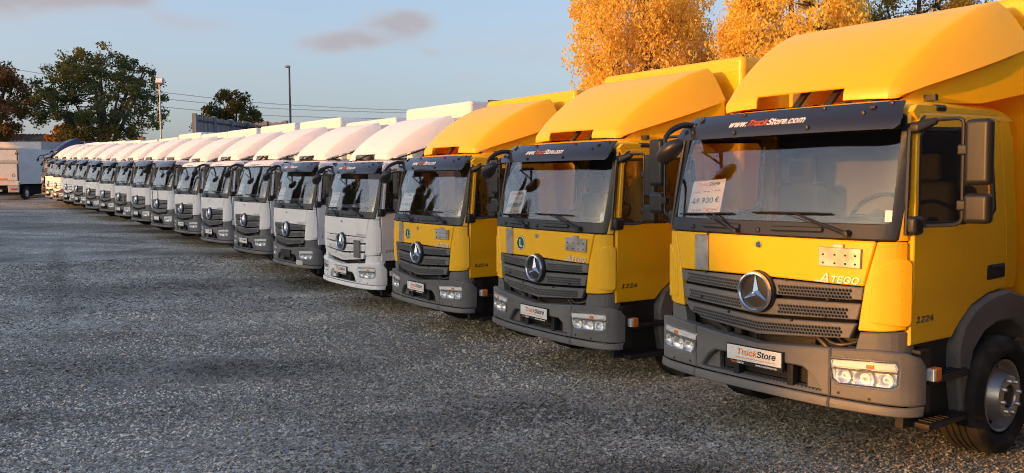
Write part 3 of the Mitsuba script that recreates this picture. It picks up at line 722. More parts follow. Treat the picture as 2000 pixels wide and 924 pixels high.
def box_body(h, w=1.235, y0=1.95, y1=9.2):
    r = .07
    pts = []
    prof = [(0.0, 1.0), (0.0, h - .05), (.012, h - .02), (.04, h)]
    V_, F_ = [], []
    ring = Polygon([(-w, y0), (w, y0), (w, y1), (-w, y1)]).buffer(-r).buffer(r, quad_segs=5)
    c = np.array(shapely.geometry.polygon.orient(ring, 1.0).exterior.coords)[:-1]
    n = len(c)
    for d, z in prof:
        q = ring_inset(c, d) if d else c
        V_.append(np.c_[q, np.full(n, z)])
    V_ = np.vstack(V_); k = np.arange(n); k1 = (k + 1) % n
    for i in range(len(prof) - 1):
        F_.append(np.stack([i * n + k, i * n + k1, (i + 1) * n + k1, (i + 1) * n + k], 1))
    m = TM(V_, np.vstack(F_))
    top = V_[-n:]; vv, ff = triangulate(Polygon(top[:, :2]))[0]
    bot = V_[:n]
    return cat([m, TM(np.c_[vv, np.full(len(vv), h)], ff), TM(np.c_[bot[:, :2], bot[:, 2]], [[0, i + 1, i] for i in range(1, n - 1)])])


def box_trim(h, w=1.235, y0=1.95, y1=9.2):
    e = .006
    rail = Polygon([(-w - e, y0 - e), (w + e, y0 - e), (w + e, y1), (-w - e, y1)]).buffer(-.07).buffer(.07, quad_segs=5)
    return [trimesh.creation.extrude_polygon(rail, z1 - z0, engine='earcut').apply_translation([0, 0, z0]) for z0, z1 in ((h - .165, h - .150), (1.0, 1.12))]


# ------------------------------------------------------------------ ground height and truck places
POSES = {1: (1.92, 6.707, -2.13, -54.5), 2: (.288, 9.84, -2.27, -56.8), 3: (-1.38, 12.80, -2.347, -56.7), 4: (-3.04, 15.58, -2.382, -55.3), 5: (-4.78, 18.49, -2.327, -54.5), 6: (-6.46, 21.06, -2.255, -53.8), 7: (-8.29, 23.93, -2.21, -52.7), 8: (-10.36, 27.37, -2.18, -51.9), 9: (-11.93, 29.36, -2.085, -51.4), 10: (-13.76, 32.0, -2.018, -51.5), 11: (-15.8, 35.11, -1.97, -51.6), 12: (-18.07, 38.64, -1.911, -50.6), 13: (-19.51, 40.29, -1.842, -50.2), 14: (-21.61, 43.39, -1.738, -50.4), 15: (-23.55, 46.16, -1.671, -49.6), 16: (-25.16, 48.17, -1.612, -49.4), 17: (-26.23, 49.4, -1.53, -49.6)}
POSES = {k: (a, b, c + 2.13, d) for k, (a, b, c, d) in POSES.items()}
ROW = np.array([-.554, .8325])
tt = np.array([(p[0] - 1.29 * math.sin(math.radians(p[3]))) * ROW[0] + (p[1] + 1.29 * math.cos(math.radians(p[3]))) * ROW[1] for p in POSES.values()])
zz = np.array([p[2] for p in POSES.values()])
sel = [0, 1, 2, 3, 4, 5, 6, 7, 8, 9, 10, 11, 12, 13, 14, 15, 16]
GZ = PchipInterpolator(np.r_[-60, -5, 2, tt[sel], 66, 72, 90, 400], np.r_[0.0, .03, .03, zz[sel], .70, .82, .92, .95])


def ground_z(x, y):
    return GZ(np.clip(np.asarray(x) * ROW[0] + np.asarray(y) * ROW[1], -60, 400))


def px_ray(px, py, f=1701.0, cy=462.4):
    u, v = (px - 1000) / f, (py - cy) / f
    cr, sr = math.cos(ROLL), math.sin(ROLL); u, v = cr * u + sr * v, -sr * u + cr * v
    d = rgt * u + fwd - upv * v
    return d / d[1]


def at_depth(px, py, y):
    return EYE + px_ray(px, py) * y


# ------------------------------------------------------------------ the trucks
POSES[0] = (3.62, 3.50, .02, -54.0)
TRUCKS = {
    1: dict(body='paint_yellow', tags={'visor', 'plate', 'fairing', 'metal', 'defl'}, lod=2, h=3.53, tilt=-.5, w=1.235, label='yellow box truck nearest the viewer at the right, its front lit by low sun', price=True),
    2: dict(body='paint_yellow', tags={'visor', 'plate', 'fairing', 'metal', 'lsign', 'defl'}, lod=2, h=3.60, w=1.235, label='yellow box truck with shaded front and green round sticker, second from the right end', price=True),
    3: dict(body='paint_yellow', tags={'visor', 'plate', 'fairing', 'metal', 'lsign', 'defl'}, lod=2, h=3.60, label='yellow box truck parked directly beside the first white truck', price=True),
    4: dict(body='paint_white', bumper='paint_white', grille='paint_white', tags={'visor', 'plate', 'strap', 'defl', 'open'}, lod=2, h=3.72, label='white box truck with white bumper and white grille, parked next to the yellow trucks', price=True),
    5: dict(body='paint_white', tags={'visor', 'card', 'defl', 'open'}, lod=1, h=3.58, label='white box truck with dark sun visor, no plate and pale card on its bumper', price=True),
    6: dict(body='paint_white', tags={'plate', 'defl', 'open'}, lod=1, h=3.69, label='white box truck without sun visor, third white one from the yellow trucks', price=True),
    7: dict(body='paint_white', tags={'plate', 'defl', 'open'}, lod=1, h=3.70, label='white box truck without sun visor, fourth white one from the yellow trucks', price=True),
    8: dict(body='paint_white', tags={'plate', 'defl', 'open'}, lod=1, h=3.73, label='white box truck without sun visor, fifth white one from the yellow trucks', price=True),
    9: dict(body='paint_white', tags={'visor', 'plate', 'stripe', 'defl'}, lod=0, h=3.62, label='white box truck with two grey stripes down its front flap, mid row'),
    10: dict(body='paint_white', tags={'visor', 'plate', 'defl'}, lod=0, h=3.68, label='white box truck just left of the one with grey stripes on its front'),
    11: dict(body='paint_white', tags={'visor', 'plate', 'strap', 'card', 'defl'}, lod=0, h=3.6, label='white box truck with a grey strap across its dark grille'),
    12: dict(body='paint_white', tags={'visor', 'plate', 'defl'}, lod=0, h=3.6, label='white box truck with dark grille, sixth white one from the far left'),
    13: dict(body='paint_white', tags={'visor', 'plate', 'defl'}, lod=0, h=3.6, label='white box truck with dark grille, fifth white one from the far left'),
    14: dict(body='paint_white', tags={'visor', 'plate', 'card', 'defl'}, lod=0, h=3.6, label='white box truck with dark grille and bumper card, fourth white one from far left'),
    15: dict(body='paint_white', grille='paint_white', tags={'visor', 'plate', 'card', 'defl'}, lod=0, h=3.6, label='white box truck with slotted white grille, third white one from far left'),
    16: dict(body='paint_white', grille='paint_white', tags={'visor', 'plate', 'defl'}, lod=0, h=3.6, label='white box truck with slotted white grille, beside the sunlit one at far left'),
    0: dict(body='paint_yellow', tags={'visor', 'plate', 'fairing', 'metal', 'defl'}, lod=0, h=3.55, box='paint_navy', label='yellow truck with a navy box, on the near side of the nearest truck'),
    17: dict(body='paint_white', grille='paint_white', tags={'visor', 'plate', 'card', 'defl'}, lod=0, h=3.5, label='white box truck with sunlit golden front beside the navy truck'),
}
FAR_SKIP = ('seat_001', 'cab_lining')


def place_truck(key, cfg, x, y, z, yaw, tilt=(0, 0), group='box trucks parked in the row', category='truck', scale=1.0, skip=()):
    tw = T().translate([x, y, z]).rotate([0, 0, 1], yaw)
    if cfg.get('tilt'):
        tw = tw.rotate([0, 1, 0], cfg['tilt'])
    if scale != 1.0:
        tw = tw.scale([scale] * 3) if np.ndim(scale) == 0 else tw.scale(list(scale))
    slots = {'body': cfg['body'], 'bumper': cfg.get('bumper', 'plastic_grey'), 'grille': cfg.get('grille', 'plastic_grey'), 'fender': cfg.get('fender', 'plastic_grey'), 'step': cfg.get('step', 'plastic_black')}
    for k, p, mat, lod, tag in K.items:
        if lod > cfg['lod'] or k in skip:
            continue
        if tag == 'far' and cfg['lod'] >= 1 or tag == 'near' and cfg['lod'] < 1:
            continue
        if tag not in (None, 'far', 'near') and tag not in cfg['tags']:
            continue
        if k in K.stuff:
            labels[key + '__' + k] = {'kind': 'stuff'}
        scene[key + '__' + k] = {**p, 'bsdf': {'type': 'ref', 'id': slots.get(mat, mat)}, 'to_world': tw}
    w = cfg.get('w', 1.235)
    if not cfg.get('nobox'):
        scene[key + '__box_body'] = mikit.ply(box_body(cfg['h'], w), cfg.get('box', slots['body']), smooth=30, to_world=tw)
        for i, m in enumerate(box_trim(cfg['h'], w)):
            scene[key + '__box_body__trim_rail' + ('_001' if i else '')] = mikit.ply(m, cfg.get('box', slots['body']), smooth=30, to_world=tw)
    labels[key] = {'label': cfg['label'], 'category': category}
    if group:
        labels[key]['group'] = group
    return tw


PRICE = []
def price_card():
    F = lambda a, b: np.stack([a, 0 * a + .0, b], -1)
    w, h = .375, .29
    base = panel(sbox(-w / 2, 0, w / 2, h), F, .002, .004, .0008, du=1)
    r1 = text_row([('Truck', 'o'), ('Store', 'k')], .031, F, .0, h - .035, .003, .2, .0008, 1.15, gap=.05)
    lines = lambda: None
    def frame(x0, x1, z0, z1, t=.0022):
        return panel(sbox(x0, z0, x1, z1).difference(sbox(x0 + t, z0 + t, x1 - t, z1 - t)), F, .0032, .001, .0002, du=1)
    red = [frame(-.165, .165, .035, .205), frame(-.165, .165, .175, .205), frame(-.165, .165, .010, .035)] + [bx(x, x + .0022, -.0034, -.0026, .176, .204) for x in (-.06, .06)] + [bx(.03, .06, -.0034, -.0026, .014, .032), bx(-.09, .09, -.0034, -.0026, .222, .225)]
    tiny = [bx(x, x + .07, -.0034, -.0026, .187, .192) for x in (-.15, -.04, .08)] + [bx(-.14, -.03, -.0034, -.0026, .020, .025), bx(.08, .15, -.0034, -.0026, .020, .025)]
    num = text_row([('49.900 \u20ac', 'k')], .046, F, .0, .11, .003, 0, .0008, 1.12)
    return base, cat([r1['o']] + red), cat([r1['k'], num['k']] + tiny)
pc = [mikit.ply(m, None, smooth=False) for m in price_card()]
num = 0
for n, cfg in TRUCKS.items():
    x, y, z, yaw = POSES[n]
    key = 'box_truck' + ('' if n == 1 else '_%03d' % (n - 1 if n else 17))
    tw = place_truck(key, cfg, x, y, z, yaw)
    if cfg.get('price'):
        k = 'price_card' + ('' if num == 0 else '_%03d' % num); num += 1
        m = tw @ T().translate([-.665, .105, 1.815]).rotate([0, 0, 1], -4).rotate([1, 0, 0], -19).rotate([0, 1, 0], -4 if n < 3 else -2)
        scene[k] = {**pc[0], 'bsdf': {'type': 'ref', 'id': 'sign_white'}, 'to_world': m}
        scene[k + '__red_print'] = {**pc[1], 'bsdf': {'type': 'ref', 'id': 'print_orange'}, 'to_world': m}
        scene[k + '__black_print'] = {**pc[2], 'bsdf': {'type': 'ref', 'id': 'print_black'}, 'to_world': m}
        labels[k + '__red_print'] = labels[k + '__black_print'] = {'kind': 'stuff'}
        who = ['the sunlit yellow truck nearest the viewer', 'the second yellow truck from the right', 'the yellow truck beside the white ones', 'the white truck with white bumper', 'the white truck without a plate', 'the third white truck', 'the fourth white truck', 'the fifth white truck'][n - 1]
        labels[k] = {'label': 'white price card behind the windshield of ' + who, 'category': 'price card', 'group': 'price cards in the windshields'}

# ------------------------------------------------------------------ ground
def gravel_fn(p, n, uv):
    band = fbm(p.x * .22 + 3, p.y * .55, 0, 4); pat = fbm(p.x * .8, p.y * 1.3 + 7, 0, 4)
    d1, d2, r = voronoi(p.x * 42, p.y * 42)
    e1, e2, r2 = voronoi(p.x * 15, p.y * 15)
    c = mix((0.14, 0.135, 0.118), (0.78, 0.745, 0.655), dr.clip(r * .8 * (1 - smoothstep(.1, .75, d1)) + .32 * r2 * r2, 0, 1))
    c = c * (0.85 + .75 * smoothstep(.28, .72, band))
    c = mix(c, mi.Color3f(0.13, 0.115, 0.10), smoothstep(.52, .75, pat) * .55)
    tr = mi.Float(0)
    for a, b, w in ((.0, -.523, .24), (.9, -.50, .2)):
        q = p.x - (a + b * p.y + .04 * dr.sin(p.y * .5 + a))
        tr = dr.maximum(tr, dr.exp(-dr.square(q / w)) * smoothstep(12, 15, p.y) * (1 - smoothstep(25, 31, p.y)) * (.4 + .6 * smoothstep(.3, .6, noise(p.x * .7, p.y * .5, a))) * (1 - .6 * a))
    return c * (1 - .28 * tr)
def gravel_bump(p, n, uv):
    d1, d2, r = voronoi(p.x * 42, p.y * 42)
    return (dr.maximum(0, .5 - d1) * (0.4 + .9 * r)) + .6 * fbm(p.x * 9, p.y * 9, 0, 3)
scene['gravel_ground'] = {'type': 'twosided', 'bsdf': {'type': 'bumpmap', 'arbitrary': mikit.proc(gravel_bump, eps=3e-3), 'scale': 0.03, 'bsdf': {'type': 'principled', 'base_color': mikit.proc(gravel_fn), 'roughness': .8, 'specular': .3}}}
def ground_mesh():
    us = np.unique(np.r_[np.linspace(-400, -60, 9), np.linspace(-60, -10, 26), np.linspace(-10, 12, 111), np.linspace(12, 60, 25), np.linspace(60, 400, 9)])
    ts = np.unique(np.r_[np.linspace(-300, -20, 12), np.linspace(-20, 0, 21), np.linspace(0, 16, 81), np.linspace(16, 80, 100), np.linspace(80, 500, 14)])
    U, Tt = np.meshgrid(us, ts)
    perp = np.array([ROW[1], -ROW[0]])
    X = ROW[0] * Tt + perp[0] * U; Y = ROW[1] * Tt + perp[1] * U
    Z = GZ(np.clip(Tt, -60, 400))
    near = np.exp(-((X - 0) ** 2 + (Y - 7) ** 2) / 400)
    q = np.stack([X * .55, Y * .55, 0 * X], -1)
    Z = Z + near * (.045 * (meshkit.noise(q) - .5) + .02 * (meshkit.noise(q * 3) - .5)) - .012
    n = len(us); i, j = np.meshgrid(np.arange(len(ts) - 1), np.arange(n - 1), indexing='ij')
    f = np.stack([i * n + j, i * n + j + 1, (i + 1) * n + j + 1, (i + 1) * n + j], -1).reshape(-1, 4)
    m = TM(np.stack([X, Y, Z], -1).reshape(-1, 3), f)
    if m.face_normals[:, 2].mean() < 0:
        m.invert()
    return m
scene['ground'] = mikit.ply(ground_mesh(), 'gravel_ground', smooth=True)
labels['ground'] = {'label': 'dark grey gravel yard in front of the row of trucks', 'category': 'ground', 'kind': 'structure'}


# ------------------------------------------------------------------ loose gravel stones in the near part of the yard
def stones():
    g = np.random.default_rng(21)
    N = 290000
    d = 3.2 * (26.0 / 3.2) ** (g.random(N) ** .92)
    a = np.radians(g.uniform(-33, 36, N))
    x, y = d * np.sin(a), d * np.cos(a)
    q = np.stack([x * .7, y * .7, 0 * x], -1)
    dens = meshkit.noise(q, 3) * .6 + meshkit.noise(q * 3, 4) * .4
    size = (.0062 + .0095 * g.random(N) ** 1.8) * (1 + .35 * np.clip((d - 5) / 8, 0, 2.6))
    keep = g.random(N) < np.clip(.15 + 1.5 * dens, .2, 1)
    x, y, size, d = x[keep], y[keep], size[keep], d[keep]; N = len(x)
    base = np.array([[1, 0, 0], [0, 1, 0], [-1, 0, 0], [0, -1, 0], [0, 0, 1.0], [.5, .5, -.4]])
    base = np.array([[1, .1, 0], [.1, 1, .1], [-1, -.2, 0], [.1, -1, -.1], [.15, .1, .75], [0, 0, -.5]])
    faces = np.array([[0, 1, 4], [1, 2, 4], [2, 3, 4], [3, 0, 4], [1, 0, 5], [2, 1, 5], [3, 2, 5], [0, 3, 5]])[:6]
    faces = np.array([[0, 1, 4], [1, 2, 4], [2, 3, 4], [3, 0, 4], [1, 0, 5], [3, 2, 5]])
    R = g.normal(size=(N, 4)); R /= np.linalg.norm(R, axis=1, keepdims=True)
    th = g.random(N) * 2 * np.pi; c, s = np.cos(th), np.sin(th)
    V = base[None] * (1 + .35 * g.normal(size=(N, 6, 1)).clip(-1, 1)) * np.stack([1 + .4 * g.random(N), .75 + .3 * g.random(N), .6 + .35 * g.random(N)], -1)[:, None]
    tl = g.normal(size=(N, 2)) * .35
    Vx = V[..., 0] * c[:, None] - V[..., 1] * s[:, None]; Vy = V[..., 0] * s[:, None] + V[..., 1] * c[:, None]
    Vz = V[..., 2] + Vx * tl[:, :1] + Vy * tl[:, 1:]
    gx = meshkit.noise(np.stack([x * .55, y * .55, 0 * x], -1)); gx2 = meshkit.noise(np.stack([x * 1.65, y * 1.65, 0 * x], -1))
    near = np.exp(-(x ** 2 + (y - 7) ** 2) / 400)
    z = ground_z(x, y) + near * (.045 * (gx - .5) + .02 * (gx2 - .5)) - .012 + .25 * size
    W = np.stack([x[:, None] + Vx * size[:, None], y[:, None] + Vy * size[:, None], z[:, None] + Vz * size[:, None]], -1).reshape(-1, 3)
    F = (faces[None] + (np.arange(N) * 6)[:, None, None]).reshape(-1, 3)
    tone = np.clip(.10 + .52 * g.random(N) ** 1.5 + .25 * (g.random(N) < .12) * g.random(N), 0, .6)
    tint = np.stack([1.06 + .03 * g.normal(size=N), np.ones(N), .85 + .04 * g.normal(size=N)], -1)
    brown = (g.random(N) < .10)[:, None]
    col = tone[:, None] * np.where(brown, [1.15, .92, .72], tint)
    big = meshkit.noise(np.stack([x * .28 + 9, y * .75, 0 * x], -1), 8) * .65 + meshkit.noise(np.stack([x * .9 + 9, y * 1.8, 0 * x], -1), 9) * .35
    col = col * (1 - .22 * np.exp(-((x + .523 * y) / .24) ** 2) * np.clip((y - 12) / 3, 0, 1))[:, None]
    col = col * (.38 + 1.25 * np.clip((big - .2) / .6, 0, 1))[:, None]
    return TM(W, F), np.repeat(col, 6, 0)
sm, sc_ = stones()
principled('stone', {'type': 'mesh_attribute', 'name': 'vertex_color'}, rough=.7, spec=.35)
scene['gravel'] = mikit.ply(sm, 'stone', smooth=False, color=np.clip(sc_, 0, 1))
labels['gravel'] = {'label': 'loose grey crushed stones scattered over the yard in the foreground', 'category': 'gravel', 'kind': 'stuff'}

# ------------------------------------------------------------------ trees
scene['leaf'] = {'type': 'principledthin', 'base_color': {'type': 'mesh_attribute', 'name': 'vertex_color'}, 'roughness': .6, 'diff_trans': 1.0, 'spec_trans': 0.0}
def bark_fn(p, n, uv):
    return mix((.06, .05, .04), (.16, .13, .10), fbm(p.x * 6, p.y * 6, p.z * 1.5, 3))
principled('bark', mikit.proc(bark_fn), rough=.9, spec=.2)


def tree(key, label, base, height, radii, crown_z, nclump, nleaf, leaf, cols, seed, group=None, clump_r=.8, trunk=.28, droop=.2, shape=1.0, narrow=.45, limbs_bare=False, cat_='tree'):
    """crown: clumps of leaves carried by limbs; radii (rx, ry), crown_z (bottom, top) above the base."""
    g = np.random.default_rng(seed); base = np.asarray(base, float)
    cs = []
    zb, zt = crown_z; zm, rz = (zb + zt) / 2, (zt - zb) / 2
    while len(cs) < nclump:
        p = g.uniform(-1, 1, 3); r = np.linalg.norm(p)
        if r > 1:
            continue
        if r < g.random() ** .5 * .95:
            continue
        w = (1 - .35 * shape * max(p[2], 0) - .25 * max(-p[2], 0)) * (.8 + .45 * meshkit.noise(np.array([p[0] * 2.2, p[1] * 2.2, p[2] * 2.2 + seed]), seed))
        cs.append([p[0] * radii[0] * w, p[1] * radii[1] * w, zm + p[2] * rz * (.88 + .25 * g.random())])
    cs = np.array(cs)
    wood = [tube([[0, 0, -.3], [.05 * g.normal(), .05 * g.normal(), zb * .5], [.1 * g.normal(), .1 * g.normal(), zb + .15 * (zt - zb)], [.3 * g.normal(), .3 * g.normal(), zb + .75 * (zt - zb)]], [trunk * 1.25, trunk, trunk * .75, trunk * .2], 9, 14)]
    main = [];
    for k in range(9):
        a = k * 2.4 + g.random(); tgt = np.array([math.cos(a) * radii[0] * .62, math.sin(a) * radii[1] * .62, zb + (zt - zb) * g.uniform(.25, .85)])
        st = np.array([0, 0, zb * .75 + (zt - zb) * .06 * k * .6])
        mid = (st + tgt) / 2 + [0, 0, -.12 * np.linalg.norm(tgt[:2])]
        wood.append(tube([st, mid, tgt], [trunk * .55, trunk * .34, trunk * .1], 6, 10)); main.append((st, mid, tgt))
    nodes = np.vstack([np.array([(1 - t) ** 2 * a + 2 * t * (1 - t) * b + t * t * c for t in np.linspace(.3, 1, 8)]) for a, b, c in main])
    for c in cs:
        k = np.argmin(np.linalg.norm((nodes - c) * [1, 1, 1.3], axis=1)); st = nodes[k]
        wood.append(tube([st, (st + c) / 2 + [0, 0, .12 * g.normal() - .05], c + [0, 0, .1]], [trunk * .13, trunk * .08, .012], 4, 5, caps=False))
    scene[key + '__trunk'] = mikit.ply(cat(wood).apply_translation(base), 'bark', smooth=True)
    ci = g.integers(0, nclump, nleaf)
    sc = clump_r * (.6 + .8 * g.random(nclump))
    d = g.normal(size=(nleaf, 3)); d /= np.linalg.norm(d, axis=1, keepdims=True)
    P0 = cs[ci] + d * (g.random(nleaf) ** .45 * sc[ci])[:, None] * [1, 1, .8 + droop]
    ax = g.normal(size=(nleaf, 3)); ax[:, 2] -= droop * 4; ax /= np.linalg.norm(ax, axis=1, keepdims=True)
    bx_ = np.cross(ax, g.normal(size=(nleaf, 3))); bx_ /= np.linalg.norm(bx_, axis=1, keepdims=True)
    nz = np.cross(ax, bx_)
    L = leaf * (.6 + .8 * g.random(nleaf))[:, None]; W = L * narrow
    q = np.stack([P0 - ax * L * .5, P0 + bx_ * W * .5 + nz * L * .08, P0 + ax * L * .5, P0 - bx_ * W * .5 + nz * L * .08], 1)
    F = (np.array([[0, 1, 2], [0, 2, 3]])[None] + (np.arange(nleaf) * 4)[:, None, None]).reshape(-1, 3)
    cols = np.asarray(cols); cc = g.random(nclump) * (len(cols) - 1); mixv = np.clip(cc[ci] + g.normal(size=nleaf) * .45, 0, len(cols) - 1.001)
    i0 = mixv.astype(int); t = (mixv - i0)[:, None]
    col = cols[i0] * (1 - t) + cols[i0 + 1] * t
    col = col * (.86 + .28 * g.random(nleaf))[:, None]
    scene[key + '__crown'] = mikit.ply(TM(q.reshape(-1, 3) + base, F), 'leaf', smooth=False, color=np.clip(np.repeat(col, 4, 0), 0, 1))
    labels[key + '__crown'] = {'kind': 'stuff'}
    labels[key] = {'label': label, 'category': cat_}
    if group:
        labels[key]['group'] = group


def base_at(px, y):
    p = at_depth(px, 400, y); return np.array([p[0], y, float(ground_z(p[0], y))])


AUT = [(.92, .66, .13), (.96, .76, .20), (.84, .54, .09), (.93, .72, .26)]
AUT2 = [(.92, .68, .14), (.97, .78, .20), (.84, .56, .10), (.93, .73, .20)]
OLV = [(.30, .22, .05), (.42, .27, .05), (.20, .18, .05), (.50, .30, .06)]
GRN = [(.11, .15, .065), (.14, .17, .065), (.25, .20, .045), (.12, .14, .07), (.10, .16, .085)]
BRN = [(.22, .13, .06), (.30, .17, .07), (.15, .12, .06), (.18, .14, .07)]
tree('autumn_tree', 'golden orange autumn tree behind the yellow trucks, left one of the two', base_at(1255, 36), 11, (3.1, 2.6), (3.3, 12.5), 230, 62000, .155, AUT, 3, 'golden autumn trees', clump_r=.62, droop=.35)
tree('autumn_tree_001', 'golden orange autumn tree above the nearest cab, right one of the two', base_at(1538, 33), 12, (2.55, 2.3), (3.3, 11.5), 210, 54000, .15, AUT2, 5, 'golden autumn trees', clump_r=.6, droop=.35)
tree('olive_tree', 'dark olive brown tree with thin foliage at the top right edge', base_at(1790, 34), 11, (2.8, 2.3), (4.0, 11.3), 150, 26000, .13, OLV, 8, None, clump_r=.65, droop=.1)
tree('green_tree', 'slim greenish tree standing between the two golden trees', base_at(1345, 39), 8, (1.0, 1.0), (3.2, 7.3), 40, 5200, .19, [(.35, .24, .04), (.20, .17, .04), (.50, .31, .05)], 13, None, clump_r=.55, droop=.3)
tree('oak_tree', 'big dark green spreading tree behind the left end of the row', base_at(205, 82), 14, (6.3, 4.6), (4.0, 13.0), 260, 22500, .23, GRN, 17, None, clump_r=.68, trunk=.55, droop=.0, narrow=.7, shape=.6)
tree('brown_tree', 'brownish autumn tree cut off by the left edge of the picture', base_at(-20, 80), 13, (4.2, 3.6), (4.4, 12.2), 150, 16000, .24, BRN, 23, None, clump_r=.7, trunk=.45, droop=.05, narrow=.7)
tree('orange_shrub', 'small orange leaved tree under the big dark green tree', base_at(140, 88), 5, (1.9, 1.8), (3.6, 6.6), 40, 3600, .3, [(.42, .20, .04), (.34, .17, .05), (.5, .26, .06)], 29, None, clump_r=.55, trunk=.12, narrow=.6)
tree('hedge_tree', 'dark upright tree with pointed tops behind the grey board fence', base_at(462, 74), 9, (2.35, 2.0), (3.2, 8.7), 70, 9000, .24, [(.08, .10, .045), (.14, .12, .04), (.07, .09, .05), (.20, .13, .035)], 31, None, clump_r=.5, trunk=.2, narrow=.6, shape=.9)
tree('hedge_tree_001', 'small dark tree top at the left end of the grey board fence', base_at(412, 72), 7, (1.2, 1.2), (3.2, 7.2), 22, 2400, .26, [(.08, .10, .045), (.12, .12, .04), (.07, .09, .05)], 33, None, clump_r=.5, trunk=.14, narrow=.6)
for i, (x, y, h) in enumerate(((-55, 50, 24), (-62, 57, 21), (-60, 40, 20), (-72, 62, 26), (-70, 36, 22))):
    pass

# ------------------------------------------------------------------ board fence
principled('board_grey', mikit.proc(lambda p, n, uv: mix((.20, .21, .23), (.11, .115, .125), smoothstep(.3, .75, fbm(p.x * 7, p.y * 7, p.z * .6, 4)))), rough=.8, spec=.2)
def fence():
    k = 'board_fence'
    pts = [at_depth(382, 300, 50.5)[:2], at_depth(484, 300, 58.5)[:2], at_depth(560, 300, 57.5)[:2]]
    top = 2.13 + 3.62; n = 0; m = 0
    for a, b in zip(pts[:-1], pts[1:]):
        L = np.linalg.norm(b - a); d = (b - a) / L; ang = math.atan2(d[1], d[0])
        npan = max(2, int(round(L / 2.7)))
        for i in range(npan):
            s0, s1 = L * i / npan + .12, L * (i + 1) / npan - .12
            nb = 5
            for j in range(nb):
                w = (s1 - s0) / nb
                c = a + d * (s0 + (j + .5) * w)
                bo = rbox(-w / 2 + .012, w / 2 - .012, -.02, .02, 0, top - 1.0 - .05 * (j % 2), .008, 0)
                bo.apply_transform(trimesh.transformations.rotation_matrix(ang, [0, 0, 1])); bo.apply_translation([c[0], c[1], 1.0])
                scene[k + '__board' + ('' if n == 0 else '_%03d' % n)] = mikit.ply(bo, 'board_grey'); n += 1
            c = a + d * (s0 + s1) / 2
            for zr in (top - .38, top - 2.0):
                ra = rbox(-(s1 - s0) / 2, (s1 - s0) / 2, -.07, -.022, zr, zr + .10, .01, 0)
                ra.apply_transform(trimesh.transformations.rotation_matrix(ang, [0, 0, 1])); ra.apply_translation([c[0], c[1], 0])
                scene[k + '__rail' + ('' if m == 0 else '_%03d' % m)] = mikit.ply(ra, 'board_dark'); m += 1
        for i in range(npan + 1):
            c = a + d * L * i / npan
            po = rbox(-.13, .13, -.13, .10, 0, top + .06, .015, 0); po.apply_transform(trimesh.transformations.rotation_matrix(ang, [0, 0, 1])); po.apply_translation([c[0], c[1], .6])
            po.vertices[:, 2] = np.minimum(po.vertices[:, 2], top + .06)
            q = sum(x.startswith(k + '__post') for x in scene)
            scene[k + '__post' + ('' if q == 0 else '_%03d' % q)] = mikit.ply(po, 'board_grey')
    labels[k] = {'label': 'tall grey fence of upright boards behind the white boxes', 'category': 'fence'}
principled('board_dark', (.05, .052, .058), rough=.8, spec=.2)
fence()

# ------------------------------------------------------------------ lamp posts, wires
principled('galvanized', (.42, .43, .44), rough=.5, metallic=.5)
principled('pole_dark', (.10, .105, .12), rough=.6)
b = base_at(319, 62); topz = at_depth(319, 165, 62)[2]
scene['floodlight_post__pole'] = mikit.ply(tube([b, [b[0], b[1], topz]], [.075, .05], 10), 'galvanized', smooth=True)
fl = rbox(-.28, .28, -.16, .16, -.22, .22, .05); fl.apply_transform(trimesh.transformations.rotation_matrix(math.radians(-25), [1, 0, 0])); fl.apply_translation([b[0] + .05, b[1], topz + .2])
scene['floodlight_post__lamp'] = mikit.ply(fl, 'galvanized')
gl_ = rbox(-.22, .22, -.19, -.155, -.16, .16, .012); gl_.apply_transform(trimesh.transformations.rotation_matrix(math.radians(-25), [1, 0, 0])); gl_.apply_translation([b[0] + .05, b[1], topz + .2])
scene['floodlight_post__lamp__glass'] = mikit.ply(gl_, 'lamp_clear')
labels['floodlight_post'] = {'label': 'slim metal post with a square floodlight in front of the big green tree', 'category': 'lamp post'}
b = base_at(571, 76); topz = at_depth(571, 131, 76)[2]
scene['street_lamp__pole'] = mikit.ply(tube([b, [b[0], b[1], (b[2] + topz) / 2], [b[0], b[1], topz]], [.13, .10, .07], 10), 'pole_dark', smooth=True)
h_ = trimesh.creation.icosphere(2, 1.0); h_.apply_scale([.26, .14, .12]); h_.apply_translation([b[0] - .14, b[1], topz + .02])
scene['street_lamp__lamp_head'] = mikit.ply(h_, 'galvanized', smooth=True)
labels['street_lamp'] = {'label': 'tall dark street lamp post with a small oval head', 'category': 'lamp post'}
for i, (ya, yb, yc) in enumerate(((134, 184, 216), (150, 196, 221), (168, 212, 233))):
    pts = [at_depth(x, y, 84 + .01 * x) for x, y in ((-60, ya - 14), (160, (ya + yb) / 2 - 2), (345, yb), (560, (yb + yc) / 2 + 5), (830, yc))]
    scene['power_line' + ('' if i == 0 else '_%03d' % i)] = mikit.ply(tube(pts, .022, 5, 40), 'pole_dark', smooth=True)
    labels['power_line' + ('' if i == 0 else '_%03d' % i)] = {'label': ['topmost', 'middle', 'lowest'][i] + ' of the three thin wires crossing the sky above the white trucks', 'category': 'power line', 'group': 'overhead wires'}
def camera_pole():
    p = at_depth(962, 197, 40); q = at_depth(988, 196, 40); g0 = base_at(988, 40)
    scene['rooftop_bracket__pole'] = mikit.ply(tube([[q[0], q[1], g0[2]], q], .03, 8), 'pole_dark', smooth=True)
    scene['rooftop_bracket__arm'] = mikit.ply(tube([q, p], .02, 6), 'pole_dark', smooth=True)
    scene['rooftop_bracket__lamp'] = mikit.ply(rbox(p[0] - .22, p[0] + .02, p[1] - .06, p[1] + .06, p[2] - .12, p[2] + .03, .02), 'pole_dark')
    labels['rooftop_bracket'] = {'label': 'thin dark lamp arm above the last white box, beside the yellow box', 'category': 'lamp'}
camera_pole()

